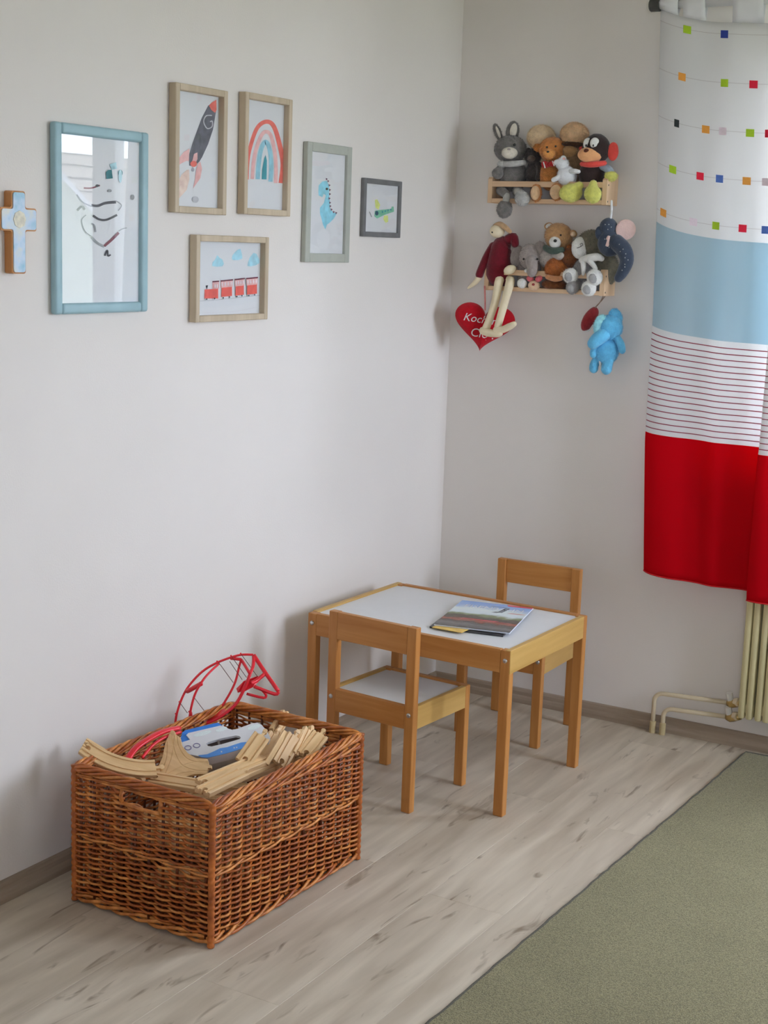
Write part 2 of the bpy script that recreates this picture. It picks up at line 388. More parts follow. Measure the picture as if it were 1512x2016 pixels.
# ------------------------------------------------------------------ pictures on the left wall
GLASS = glassmat('picture_glass', 1.34)
def picture(name, label, outer, rail, dep, fmat, paper_x, round_=.0015, mat_paper=None):
    tl, tr, br, bl_ = outer
    y0 = (at(*tl, x=.001).y+at(*bl_, x=.001).y)/2; y1 = (at(*tr, x=dep).y+at(*br, x=dep).y)/2
    z1 = (at(*tl, x=dep*.6).z+at(*tr, x=dep).z)/2; z0 = (at(*bl_, x=dep*.6).z+at(*br, x=dep).z)/2
    t = thing(name, label, 'picture', (0.001, (y0+y1)/2, z0), group=None)
    def railp(lo, hi):
        o = MB().bb(lo, hi, round_, 3 if round_ > .003 else 1).build('frame_rail', fmat, t)
        if round_ > .003: smooth_angle(o, 30)
    x0 = .001
    railp((x0, y0, z0), (dep, y0+rail, z1)); railp((x0, y1-rail, z0), (dep, y1, z1))
    railp((x0, y0+rail-.0005, z0), (dep, y1-rail+.0005, z0+rail)); railp((x0, y0+rail-.0005, z1-rail), (dep, y1-rail+.0005, z1))
    pm = mat_paper or M('art_paper', (.80, .80, .80, 1), .8, .01)
    pap = MB().bb((x0, y0+rail*.7, z0+rail*.7), (paper_x, y1-rail*.7, z1-rail*.7)).build('paper', pm, t)
    MB().bb((paper_x+.003, y0+rail*.8, z0+rail*.8), (paper_x+.0045, y1-rail*.8, z1-rail*.8)).build('glass_pane', GLASS, t)
    return t, pap, paper_x
class Draw:
    """flat print on a picture's paper: shapes traced in photo pixels, laid on the paper plane"""
    def __init__(s, x, sc, ox, oy): s.x = x; s.sc = sc; s.ox = ox; s.oy = oy; s.L = []; s.n = 0
    def P(s, u, v): return at(s.ox+u*s.sc, s.oy+v*s.sc, x=s.x+.0003+.00012*s.n)
    def poly(s, pts, mat): s.n += 1; s.L.append(([s.P(*p) for p in pts], mat)); return s
    def strip(s, pts, wd, mat, n=6):
        c = catmull([(a, b, 0) for a, b in pts], n); N = len(c); s.n += 1
        W = [wd]*N if not isinstance(wd, (list, tuple)) else [wd[0]+(wd[1]-wd[0])*i/(N-1) for i in range(N)]
        l, r = [], []
        for i in range(N):
            t = (c[min(i+1, N-1)]-c[max(i-1, 0)]).normalized(); nn = Vector((-t.y, t.x, 0))*W[i]/2
            l.append(s.P(c[i].x+nn.x, c[i].y+nn.y)); r.append(s.P(c[i].x-nn.x, c[i].y-nn.y))
        for i in range(N-1): s.L.append(([l[i], l[i+1], r[i+1], r[i]], mat))
        return s
    def disc(s, u, v, ru, rv, mat, n=18): return s.poly([(u+ru*math.cos(2*math.pi*k/n), v+rv*math.sin(2*math.pi*k/n)) for k in range(n)], mat)
    def build(s, name, paper):
        ms = []; mb = MB()
        for pts, m in s.L:
            if m not in ms: ms.append(m)
            mb.slot(ms.index(m)).add(pts, [tuple(range(len(pts)))])
        return mb.build(name, ms, paper)
def ink(n, r, g, b, k=1.75, var=.15): return M('print_'+n, C(r, g, b, k*.82), .85, var, 60)
beige = wood('beige_frame_wood', C(158, 142, 118, 1.5), C(176, 160, 136, 1.5), 2, .5, 8)

# blue framed drawing
t, pap, X = picture('framed_drawing', 'largest picture, pencil drawing in a light blue frame beside the cross', [(104, 239), (301, 262), (286, 612), (90, 622)], .0235, .019,
                    M('light_blue_lacquer', C(146, 176, 182, 1.22), .45, .05, 20), .008, .006)
d = Draw(X, .2116, 0, 220); gk = ink('graphite', 90, 90, 92, 1.2); gl = ink('graphite_pale', 150, 152, 152, 1.4); tl_ = ink('teal_dark', 60, 125, 130, 1.4); rd = ink('rust', 130, 70, 80, 1.3)
d.strip([(780, 710), (850, 710), (930, 685)], 14, rd).disc(905, 688, 18, 12, gk)
d.strip([(850, 870), (910, 875), (980, 850), (1080, 840)], (22, 26), gk).strip([(1080, 830), (1130, 870), (1100, 920)], 9, gl)
d.strip([(865, 965), (920, 1000), (990, 1005), (1090, 960)], 20, gk)
d.strip([(850, 1165), (905, 1220), (970, 1255)], 22, gl).strip([(970, 1250), (1040, 1190), (1105, 1125)], 24, rd)
d.strip([(800, 960), (760, 1010), (790, 1110), (860, 1165)], 9, gl).strip([(715, 770), (770, 840), (850, 880)], 10, gl)
d.strip([(975, 1340), (1000, 1290), (1005, 1340), (1030, 1330)], 14, gk).strip([(720, 920), (765, 880), (790, 910)], 16, gl)
d.poly([(985, 560), (1010, 540), (1040, 540), (1050, 620), (990, 625)], tl_).poly([(1020, 490), (1080, 470), (1090, 530), (1040, 540)], ink('teal_pale', 160, 195, 200, 1.5)).disc(1120, 570, 22, 30, tl_).disc(1235, 795, 16, 24, gl)
d.disc(1120, 600, 16, 60, ink('teal_pale', 160, 195, 200, 1.5)).strip([(850, 1040), (880, 1060), (890, 1120)], 14, gl).strip([(1105, 1110), (1140, 1090), (1180, 1080)], 7, gl).disc(1022, 735, 18, 14, gl)
d.build('drawing', pap)

# rocket
t, pap, X = picture('framed_rocket_print', 'rocket print in a tall beige wood frame', [(335, 163), (453, 178), (443, 422), (328, 419)], .0155, .023, beige, .006)
d = Draw(X, .1918, 310, 140); re = ink('coral_red', 222, 100, 88); pk = ink('pink', 214, 160, 156); pe = ink('peach', 218, 182, 168); dk = ink('charcoal', 96, 96, 104, 1.5, .25)
d.poly([(325, 970), (320, 870), (360, 740), (410, 600), (455, 480), (520, 355), (600, 298), (606, 330), (600, 420), (570, 600), (520, 750), (460, 880), (430, 930), (380, 975)], dk)
d.poly([(528, 352), (560, 320), (604, 294), (607, 400), (590, 428), (555, 400)], re)
d.strip([(560, 455), (500, 460), (475, 520), (510, 588), (560, 570), (562, 515), (540, 520)], 11, ink('rocket_white', 178, 178, 182, 1.6))
d.poly([(330, 795), (270, 830), (215, 900), (196, 985), (240, 950), (300, 920), (322, 925)], pk)
d.poly([(440, 930), (458, 1000), (440, 1100), (365, 1205), (385, 1110), (395, 1020), (415, 950)], pk)
d.poly([(375, 850), (410, 835), (412, 900), (395, 940), (355, 930)], pk)
d.poly([(325, 1010), (328, 1110), (300, 1220), (196, 1335), (196, 1160), (250, 1060), (300, 1015)], pe).disc(372, 952, 34, 32, re).disc(365, 1012, 14, 20, ink('steel', 150, 150, 156))
d.disc(390, 1318, 34, 34, ink('paper_grey', 176, 176, 178, 1.6))
d.build('rocket_artwork', pap)

# rainbow
t, pap, X = picture('framed_rainbow_print', 'rainbow print in a tall beige wood frame', [(472, 181), (579, 195), (570, 425), (465, 422)], .0155, .023, beige, .006)
d = Draw(X, .1918, 310, 140)
d.strip([(920, 1112), (925, 950), (950, 790), (1020, 590), (1110, 520), (1190, 560), (1250, 740), (1288, 950), (1268, 1150)], (34, 52), re, 8)
d.strip([(973, 1108), (985, 950), (1010, 810), (1065, 665), (1115, 622), (1165, 665), (1205, 830), (1217, 1000), (1214, 1150)], (38, 38), pk, 8)
d.strip([(1030, 1110), (1040, 950), (1065, 800), (1110, 725), (1150, 800), (1168, 960), (1160, 1135)], (44, 44), ink('aqua', 132, 176, 188), 8)
d.poly([(1070, 1110), (1075, 1010), (1095, 900), (1110, 860), (1124, 920), (1120, 1112)], ink('deep_teal', 56, 136, 146))
d.build('rainbow_artwork', pap)

# train
t, pap, X = picture('framed_train_print', 'red train print in a landscape beige wood frame', [(374, 466), (532, 463), (526, 624), (371, 640)], .0155, .023, beige, .006)
d = Draw(X, .0992, 380, 480); rr = ink('train_red', 222, 88, 76); dp = ink('plum', 110, 44, 60, 1.3); ws = ink('window_pink', 214, 190, 192); cl = ink('cloud', 150, 190, 200); bk_ = ink('train_black', 52, 56, 60, 1.2)
for a in ([(378, 440), (385, 370), (440, 310), (480, 225), (530, 280), (585, 310), (612, 400), (585, 445), (480, 455)],
          [(770, 300), (780, 235), (830, 170), (880, 120), (940, 100), (970, 200), (980, 290), (900, 322), (800, 325)],
          [(1080, 440), (1090, 370), (1130, 270), (1200, 180), (1260, 200), (1320, 320), (1320, 380), (1250, 425), (1140, 450)]): d.poly(a, cl)
d.poly([(230, 905), (500, 890), (500, 1085), (225, 1085)], rr).poly([(385, 745), (520, 735), (515, 893), (385, 895)], pk).strip([(385, 752), (520, 742)], 26, dp).poly([(255, 830), (298, 822), (275, 905)], bk_)
for x0, x1, yt, yb in ((550, 785, 735, 1060), (830, 1020, 708, 1035), (1060, 1280, 688, 1015)):
    ym = yt+(yb-yt)*.42
    d.poly([(x0, yt), (x1, yt-22), (x1, ym-15), (x0, ym)], pk); d.poly([(x0+18, ym), (x1-10, ym-18), (x1-10, yb-25), (x0+10, yb-5)], rr)
    d.strip([(x0, yt+4), (x1+10, yt-20)], 26, dp)
    for k in range(4): xx = x0+(x1-x0)*(k+.55)/4; d.disc(xx, yt+68-22*k/4, 14, 42, ws, 10)
    d.disc(x0+(x1-x0)*.22, yb+12, 12, 18, bk_, 8); d.disc(x0+(x1-x0)*.75, yb-4, 12, 18, bk_, 8)
for xx in (440, 480): d.disc(xx, 835, 14, 40, ws, 10)
d.disc(272, 1098, 14, 18, bk_, 8); d.disc(430, 1085, 14, 18, bk_, 8)
d.strip([(90, 1140), (500, 1110), (1340, 1020)], 5, gl)
d.build('train_artwork', pap)

# dinosaur
t, pap, X = picture('framed_dinosaur_print', 'blue dinosaur print in a light grey frame', [(598, 281), (695, 287), (687, 515), (591, 518)], .024, .016, M('sage_grey_lacquer', C(150, 152, 142, 1.5), .5, .05), .007)
d = Draw(X, .3042, 350, 260); bl2 = ink('dino_blue', 128, 186, 200)
d.poly([(910, 385), (912, 345), (935, 320), (965, 315), (980, 350), (978, 400), (985, 450), (985, 495), (1005, 520), (1030, 525), (1010, 560), (985, 585), (965, 600), (955, 630), (940, 600), (930, 560), (920, 525), (920, 490), (945, 460), (958, 410), (945, 400), (935, 422), (912, 410)], bl2)
for u, v in ((962, 305), (972, 318), (980, 345), (983, 375), (983, 402), (980, 430), (984, 458), (986, 480), (994, 502), (1008, 518), (1024, 524)): d.poly([(u-4, v-8), (u+9, v-2), (u-2, v+8)], ink('dino_spike', 110, 70, 90, 1.3))
d.disc(965, 368, 8, 8, bk_, 10)
d.build('dinosaur_artwork', pap)

# plane
t, pap, X = picture('framed_plane_print', 'smallest picture, green toy plane print in a dark grey frame', [(711, 352), (792, 355), (789, 466), (708, 468)], .0145, .013, M('dark_grey_lacquer', C(104, 104, 104, 1.3), .5, .1), .006)
d = Draw(X, .3042, 350, 260); gn = ink('plane_green', 110, 170, 140); lm = ink('lime', 196, 206, 120)
d.poly([(1275, 510), (1300, 505), (1380, 497), (1385, 482), (1397, 482), (1400, 515), (1340, 535), (1290, 560), (1272, 545)], gn).poly([(1275, 440), (1290, 435), (1310, 470), (1300, 502), (1280, 490)], lm).poly([(1335, 540), (1360, 540), (1362, 580), (1345, 588), (1330, 565)], lm)
d.disc(1288, 525, 11, 15, ink('navy', 50, 90, 110, 1.3)).strip([(1240, 515), (1255, 550)], 6, gl)
for k in range(4): d.disc(1325+18*k, 517-5*k, 5, 6, ink('deep_teal', 56, 136, 146), 8)
d.build('plane_artwork', pap)

# wooden cross
cb = wood('cross_edge_wood', C(150, 98, 52, 1.5), C(176, 124, 74, 1.5), 2, .6)
cc = at(36, 455, x=.024)
def rr_poly(cy, cz, hw, hh, r=.008, n=4):
    out = []
    for sy, sz, a0 in ((1, 1, 0), (-1, 1, 90), (-1, -1, 180), (1, -1, 270)):
        for k in range(n+1):
            a = math.radians(a0+90*k/n); out.append((cy+sy*(hw-r)+r*math.cos(a), cz+sz*(hh-r)+r*math.sin(a)))
    return out
def cross_poly(x, y0, zc, wv, top, bot, wh, hh, r=.006):
    P = [(y0-wv, zc-bot), (y0+wv, zc-bot), (y0+wv, zc-hh), (y0+wh, zc-hh), (y0+wh, zc+hh), (y0+wv, zc+hh), (y0+wv, zc+top), (y0-wv, zc+top), (y0-wv, zc+hh), (y0-wh, zc+hh), (y0-wh, zc-hh), (y0-wv, zc-hh)]
    out = []; n = len(P)
    for i in range(n):
        a, b, c = Vector(P[i-1]), Vector(P[i]), Vector(P[(i+1) % n])
        p0 = b+(a-b).normalized()*r; p2 = b+(c-b).normalized()*r
        for k in range(4): tt = k/3; out.append((1-tt)**2*p0+2*tt*(1-tt)*b+tt*tt*p2)
    return [Vector((x, p.x, p.y)) for p in out]
zt = at(40, 376, x=.024).z; zb = at(28, 539, x=.024).z; zc = at(40, 432, x=.024).z
yc = at(38, 440, x=.024).y; wh = .052; wv = .0195; hh = .0235
cro = thing('wall_cross', 'wooden wall cross with pale blue painted face', 'cross', (.001, yc, zb))
b = MB().prism(cross_poly(.001, yc, zc, wv, zt-zc, zc-zb, wh, hh), (.021, 0, 0)).build('wooden_body', cb, cro)
def cross_paint():
    m, nt, bs = nodes('cross_paint'); N = nt.nodes.new; L = nt.links.new
    tc = N('ShaderNodeTexCoord'); nz = N('ShaderNodeTexNoise'); nz.inputs['Scale'].default_value = 26; nz.inputs['Detail'].default_value = 3
    L(tc.outputs['Object'], nz.inputs[0]); cr = N('ShaderNodeValToRGB'); e = cr.color_ramp.elements
    e[0].position = .3; e[0].color = C(120, 168, 184, 1.5); e[1].position = .75; e[1].color = C(204, 200, 184, 1.4)
    n = e.new(.5); n.color = C(172, 188, 204, 1.5); L(nz.outputs[0], cr.inputs[0]); L(cr.outputs[0], bs.inputs['Base Color']); bs.inputs['Roughness'].default_value = .5; return m
MB().prism(cross_poly(.022, yc, zc, wv-.003, zt-zc-.003, zc-zb-.003, wh-.003, hh-.003), (.0025, 0, 0)).build('painted_face', cross_paint(), cro)
MB().prism([(.0245, yc+.018*math.cos(a*.7854), zc+.018*math.sin(a*.7854)) for a in range(8)], (.0012, 0, 0)).build('painted_medallion', M('cross_cream', C(196, 190, 170, 1.4), .5, .2, 90), cro)

# ------------------------------------------------------------------ curtain
def interp(tab, v):
    if v <= tab[0][0]: return tab[0][1]
    for (a, fa), (b, fb) in zip(tab, tab[1:]):
        if v <= b: return fa+(fb-fa)*(v-a)/(b-a)
    return tab[-1][1]
XL = [(.5, .745), (.9, .724), (1.25, .722), (1.55, .712), (2.12, .684)]
LIFT = [(.5, .014), (.93, .014), (1.21, .036), (1.49, .055), (2.2, .055)]
PLAN = [(.022, -.062), (.004, -.078), (.0, -.092), (.03, -.112), (.085, -.112), (.13, -.100), (.17, -.100), (.215, -.114), (.255, -.104), (.30, -.094), (.345, -.096), (.378, -.100), (.395, -.108), (.388, -.118), (.366, -.124), (.352, -.132), (.356, -.143), (.385, -.149), (.44, -.138), (.47, -.120), (.50, -.127), (.53, -.114), (.56, -.122), (.58, -.115)]
CP = catmull([(x, y, 0) for x, y in PLAN], 8)
NS = len(CP)
def surf(i, z0):
    i = max(0, min(NS-1, i)); k = int(i); k2 = min(k+1, NS-1); q = CP[k].lerp(CP[k2], i-k)
    low = max(0, min(1, (2.1-z0)/1.6))
    x = interp(XL, z0)+q.x
    fold = max(0, min(1, (k-96)/24))
    if 88 <= k <= 150: x += -.018*max(0, min(1, (.95-z0)/.4))*min(1, (k-88)/16, (150-k)/20)+.012*(1-low)
    y = -.105+(q.y+.105)*(.55+.45*low)
    z = z0+interp(LIFT, z0)*math.exp(-max(q.x, 0)/.115)
    z -= .018*fold*(1-.4*(1-low))
    y += .004*math.sin(z0*5+q.x*20)*low
    return Vector((x, y, z))
def curtain_mat():
    m = bpy.data.materials.new('striped_curtain_cotton'); m.use_nodes = True; nt = m.node_tree; nt.nodes.clear(); N = nt.nodes.new; L = nt.links.new
    uv = N('ShaderNodeUVMap'); sp = N('ShaderNodeSeparateXYZ'); L(uv.outputs[0], sp.inputs[0])
    cr = N('ShaderNodeValToRGB'); cr.color_ramp.interpolation = 'CONSTANT'; e = cr.color_ramp.elements
    red, wht, blu = C(196, 12, 26, 1.3), (.88, .865, .85, 1), C(164, 180, 186, 1.5)
    H = 2.4
    e[0].position = 0; e[0].color = red; e[1].position = .928/H; e[1].color = wht
    q = e.new(1.213/H); q.color = blu; q = e.new(1.493/H); q.color = wht
    dv = N('ShaderNodeMath'); dv.operation = 'DIVIDE'; dv.inputs[1].default_value = H; L(sp.outputs[1], dv.inputs[0]); L(dv.outputs[0], cr.inputs[0])
    def math_(op, a, b=None):
        n = N('ShaderNodeMath'); n.operation = op
        for k, v in enumerate((a, b)):
            if v is None: continue
            if isinstance(v, (int, float)): n.inputs[k].default_value = v
            else: L(v, n.inputs[k])
        return n.outputs[0]
    z = sp.outputs[1]
    def stripes(z0, z1, pitch, ph, width):
        f = math_('FRACT', math_('DIVIDE', math_('SUBTRACT', z, ph), pitch))
        on = math_('LESS_THAN', f, width/pitch)
        return math_('MULTIPLY', on, math_('MULTIPLY', math_('GREATER_THAN', z, z0), math_('LESS_THAN', z, z1)))
    s1 = stripes(.934, 1.208, .0171, .942, .0026)
    s2 = stripes(1.51, 2.075, .131, 1.5365, .0014)
    mx = N('ShaderNodeMixRGB'); L(s1, mx.inputs[0]); L(cr.outputs[0], mx.inputs[1]); mx.inputs[2].default_value = C(150, 70, 84, 1.3)
    m2 = N('ShaderNodeMixRGB'); L(math_('MULTIPLY', s2, .7), m2.inputs[0]); L(mx.outputs[0], m2.inputs[1]); m2.inputs[2].default_value = C(165, 158, 155, 1.6)
    nz = N('ShaderNodeTexNoise'); nz.inputs['Scale'].default_value = 400; L(uv.outputs[0], nz.inputs[0])
    bp = N('ShaderNodeBump'); bp.inputs['Strength'].default_value = .15; bp.inputs['Distance'].default_value = .001; L(nz.outputs[0], bp.inputs['Height'])
    df = N('ShaderNodeBsdfDiffuse'); tr = N('ShaderNodeBsdfTranslucent'); ms = N('ShaderNodeMixShader'); ms.inputs[0].default_value = .38
    L(m2.outputs[0], df.inputs[0]); L(m2.outputs[0], tr.inputs[0]); L(bp.outputs[0], df.inputs['Normal'])
    ou = N('ShaderNodeOutputMaterial'); L(df.outputs[0], ms.inputs[1]); L(tr.outputs[0], ms.inputs[2]); L(ms.outputs[0], ou.inputs[0])
    return m
CM = curtain_mat()
cur = thing('curtain', 'long white curtain with blue and red bands hanging from the rod', 'curtain', (1.05, -.105, .49))
ZT = 2.092
def cloth(name, i0, i1, za, zb, nv, parent, step=1):
    idx = list(range(i0, i1+1, step)); zs = [za+(zb-za)*k/nv for k in range(nv+1)]
    zs = sorted(set(zs+[v for v in (.928, 1.213, 1.493) if za < v < zb]))
    vs = [surf(i, z) for z in zs for i in idx]; n = len(idx)
    fs = [(r*n+c, r*n+c+1, (r+1)*n+c+1, (r+1)*n+c) for r in range(len(zs)-1) for c in range(n-1)]
    o = MB().add(vs, fs).build(name, CM, parent, True)
    me = o.data; ul = me.uv_layers.new(name='UVMap')
    for lp in me.loops:
        vi = lp.vertex_index; ul.data[lp.index].uv = (idx[vi % n]*.006, zs[vi//n])
    sm = o.modifiers.new('thickness', 'SOLIDIFY'); sm.thickness = .0008; sm.offset = 0
    return o
panel = cloth('curtain_panel', 0, NS-1, .503, ZT, 70, cur)
# hem along the bottom edge
MB().tube([surf(i, .505) for i in range(0, NS, 2)], .0022, 6).build('hem', M('red_hem', C(196, 12, 22, 1.1), .9, .05), panel, True)
# loops over the rod
ROD_Z, ROD_Y = 2.158, -.105
for a, b in ((8, 28), (30, 41), (56, 72), (88, 92), (120, 136), (152, 166), (174, 184)):
    mb = MB(); rows = []
    for j in range(13):
        tt = j/12; ang = math.pi*tt
        row = []
        for k in range(5):
            s = surf(a+(b-a)*k/4, ZT)
            if tt < .3: p = s.lerp(Vector((s.x, ROD_Y-.0145, ROD_Z)), tt/.3)
            elif tt < .7: th = (tt-.3)/.4*math.pi; p = Vector((s.x, ROD_Y-.0145*math.cos(th), ROD_Z+.0145*math.sin(th)))
            else: p = Vector((s.x, ROD_Y+.0145, ROD_Z)).lerp(s+Vector((0, .004, 0)), (tt-.7)/.3)
            row.append(p)
        rows.append(row)
    mb.add([p for r in rows for p in r], [(r*5+c, r*5+c+1, r*5+c+6, r*5+c+5) for r in range(12) for c in range(4)])
    o = mb.build('tab_loop', M('white_cotton', (.78, .775, .77, 1), .9, .02), cur, True); sm = o.modifiers.new('thickness', 'SOLIDIFY'); sm.thickness = .001
# little sewn-on squares
SQ = dict(green=C(150, 180, 40, 1.5), navy=C(40, 56, 130, 1.5), orange=C(240, 140, 60, 1.5), red=C(200, 30, 55, 1.5), black=C(50, 55, 55, 1.3), pink=C(214, 190, 196, 1.5), blue=C(80, 110, 180, 1.5))
for r, row in enumerate(([('green', 1354), ('navy', 1427)], [('orange', 1343), ('green', 1427), ('red', 1484)],
        [('black', 1332), ('orange', 1390), ('pink', 1423), ('green', 1477), ('red', 1514)],
        [('green', 1325), ('red', 1379), ('blue', 1417), ('orange', 1470), ('pink', 1509)],
        [('orange', 1306), ('pink', 1365), ('green', 1410), ('red', 1462), ('blue', 1508)])):
    z0 = 2.06-.131*r
    row = row+[(c, None, i_) for c, i_ in zip((['red', 'blue', 'green', 'pink', 'orange'][r:]+['green', 'orange', 'red', 'navy'])[:3], (142+r*3, 156-r*2, 168+r))]
    for col, px, *fix in row:
        best = fix[0] if fix else min((q*.25 for q in range(60, 420)), key=lambda i: abs(proj(surf(i, z0))[0]-px))
        # width in index units for about 21 mm of cloth
        w_ = .5
        while (surf(best+w_, z0)-surf(best-w_, z0)).length < (.021 if col != 'black' else .012): w_ += .25
        vs = []
        for j in range(4):
            for k in range(5):
                i = best-w_+2*w_*k/4; z = z0-.0105+.021*j/3
                P = surf(i, z); nn = (surf(i+.5, z)-surf(i-.5, z)).cross(surf(i, z+.01)-surf(i, z-.01)).normalized()
                if nn.y > 0: nn = -nn
                vs.append(P+nn*.0013)
        MB().add(vs, [(j*5+k, j*5+k+1, j*5+k+6, j*5+k+5) for j in range(3) for k in range(4)]).build('square_patch', M('patch_'+col, SQ[col], .9, .05, 200), panel)
rod = thing('curtain_rod', 'pale curtain rod with dark end cap along the top of the curtain', 'curtain rod', (1.5, 0, ROD_Z))
dkm = M('dark_grey_plastic', C(70, 70, 66, 1.0), .4, .1)
MB().tube([(.685, ROD_Y, ROD_Z), (3.2, ROD_Y, ROD_Z)], .0125, 14).build('rod', M('white_rod', (.78, .78, .76, 1), .4, .02), rod, True)
MB().tube([(.655, ROD_Y, ROD_Z), (.6555, ROD_Y, ROD_Z), (.659, ROD_Y, ROD_Z), (.684, ROD_Y, ROD_Z), (.686, ROD_Y, ROD_Z)], [.012, .0155, .0185, .0185, .015], 16).build('end_cap', dkm, rod)
for x in (.765, 3.1):
    MB().tube([(x, -.001, ROD_Z+.035), (x, -.07, ROD_Z+.036), (x-.002, ROD_Y, ROD_Z+.027), (x, ROD_Y-.016, ROD_Z+.018)], .0028, 6).build('bracket', dkm, rod)

# ------------------------------------------------------------------ radiator and pipes
cream = M('cream_radiator_enamel', C(196, 184, 140, 1.15), .4, .05, 8)
rad = thing('radiator', 'cream steel radiator under the window, behind the curtain hem', 'radiator', (1.5, -.09, .10))
for i in range(22):
    x = 1.062+.05*i; mb = MB()
    for dx, wd in ((.011, .021), (.034, .021)):
        for yy, dy in ((-.042, .022), (-.072, .026)):
            mb.box((x+dx, yy, .40), (wd, dy, .575), None, .008, 2)
    mb.bb((x+.004, -.078, .13), (x+.046, -.035, .16), .004); mb.bb((x+.004, -.078, .64), (x+.046, -.035, .67), .004)
    smooth_angle(mb.build('section', cream, rad), 40)
for x in (1.2, 2.0): MB().bb((x, -.045, .2), (x+.02, -.001, .23)).build('wall_bracket', cream, rad)
brass = M('worn_brass', C(176, 150, 96, 1.2), .35, .15, 60, metal=.7)
ivory = M('ivory_pipe_paint', C(196, 180, 150, 1.25), .45, .05)
for nm, lab, x0, zt_, zv in (('heating_pipe', 'outer cream heating pipe, bending higher, rising from the floor', .788, .130, .142), ('heating_pipe', 'inner cream heating pipe, bending lower, rising from the floor', .820, .086, .098)):
    t = thing(nm, lab, 'pipe', (x0, -.036, 0))
    Y = -.036; r = .028
    pts = [Vector((x0, Y, .0)), Vector((x0, Y, zt_-r))]+[Vector((x0+r-r*math.cos(a*math.pi/12), Y, zt_-r+r*math.sin(a*math.pi/12))) for a in range(1, 7)]+[Vector((1.025, Y-.004, zv))]
    MB().tube(pts, .0068, 10).build('pipe_run', ivory, t, True)
    MB().tube([(x0, Y, .0), (x0, Y, .036), (x0, Y, .038)], [.0098, .0098, .007], 12).build('floor_sleeve', M('sleeve_paint', C(176, 158, 118, 1.2), .5, .1), t)
    v = MB().tube([(1.018, Y-.004, zv-.002), (1.03, Y-.006, zv), (1.045, Y-.01, zv+.004), (1.064, Y-.02, zv+.012)], [.009, .014, .012, .009], 10).build('valve_body', brass, t, True)
    MB().tube([(1.028, Y-.006, zv+.004), (1.026, Y-.010, zv+.022), (1.024, Y-.013, zv+.034)], [.009, .0095, .0095], 10).build('valve_cap', M('white_plastic', (.8, .78, .72, 1), .4), v)
    MB().tube([(1.044, Y-.010, zv+.008), (1.058, Y-.018, zv+.012)], [.0135, .0135], 6).build('union_nut', M('ivory_nut', C(206, 190, 158, 1.2), .4), v)

# ------------------------------------------------------------------ children's table and chairs
H1, H2 = C(168, 108, 50, 1.2), C(188, 131, 70, 1.2)
hz_, hx_, hy_ = (wood('honey_pine_'+n, H1, H2, a, .42, 11) for n, a in (('upright', 2), ('along', 0), ('across', 1)))
py_ = wood('lit_pine_across', C(178, 138, 72, 1.2), C(194, 156, 90, 1.2), 1, .42, 9)  # lighter copy of the honey pine: window light on sideways aprons put into colour
steel = M('bolt_steel', (.6, .6, .6, 1), .3, .05, metal=1)
white_lam = M('white_laminate', (.80, .80, .80, 1), .35, .01)
def bolt(parent, x, y, z, dy=-1):
    MB().tube([(x, y, z), (x, y+dy*.0022, z), (x, y+dy*.0034, z)], [.0062, .0062, .0035], 12).build('bolt', steel, parent, True)
def pinetable():
    t = thing('childrens_table', 'small pine table with white top between the two chairs', 'table', (.39744, -.6859, 0), -.02447, local=True)
    l, w, h, lx, ly = .315, .24, .45, .028, .024
    for sx in (-1, 1):
        for sy in (-1, 1):
            MB().box((sx*(l-lx/2), sy*(w-ly/2), (h-.001)/2), (lx, ly, h-.001), None, .0015).build('leg', hz_, t)
            bolt(t, sx*(l-lx/2), sy*w, h-.028, sy)
    for sy in (-1, 1):
        MB().box((0, sy*(w-.008), h-.031), (2*(l-lx)-.0008, .016, .062), None, .001).build('side_apron', hx_, t)
        MB().box((0, sy*(w-.017), h-.045), (2*(l-.017), .002, .03)).build('inner_lip', hx_, t)
    for sx in (-1, 1):
        o = -sx*ly/2
        MB().box((sx*(l-.0065), o, h-.031), (.015, 2*w-ly-.0008, .063), None, .001).build('end_apron', py_, t)
    MB().box((0, 0, h-.0085), (2*(l-.0142), 2*(w-.0162), .007)).build('white_top', white_lam, t)
    return t
pinetable()
def chair(name, label, loc, rz):
    t = thing(name, label, 'chair', loc, rz, 'small pine chairs', local=True)
    w, d, lx, ly, sh, top = .14, .14, .028, .022, .288, .5
    for sx in (-1, 1):
        MB().box((sx*(w-lx/2), -d+ly/2, top/2), (lx, ly, top), None, .0015).build('back_post', hz_, t)
        MB().box((sx*(w-lx/2), d-ly/2, sh/2), (lx, ly, sh), None, .0015).build('leg', hz_, t)
        bolt(t, sx*(w-lx/2), -d, sh-.022); bolt(t, sx*(w-lx/2), d, sh-.022, 1)
        MB().box((sx*(w-.0075), 0, sh-.031), (.014, 2*(d-ly)-.0008, .062), None, .001).build('side_apron', py_, t)
    MB().box((0, -d+.008, top-.037), (2*(w-lx)-.0006, .0155, .074), None, .001).build('back_rail', hx_, t)
    MB().box((0, -d+.0085, sh-.031), (2*(w-lx)-.0006, .016, .062), None, .001).build('rear_apron', hx_, t)
    MB().box((0, d-.0085, sh-.031), (2*(w-lx)-.0006, .016, .062), None, .001).build('front_apron', hx_, t)
    MB().box((0, 0, sh-.009), (2*(w-.0148), 2*(d-.0168), .006)).build('white_seat', white_lam, t)
    return t
chair('childrens_chair', 'small pine chair in front of the table, its back to the viewer', (.3677, -.9033, 0), -.08)
chair('childrens_chair', 'small pine chair behind the table against the wall', (.4185, -.253, 0), math.pi+.01)

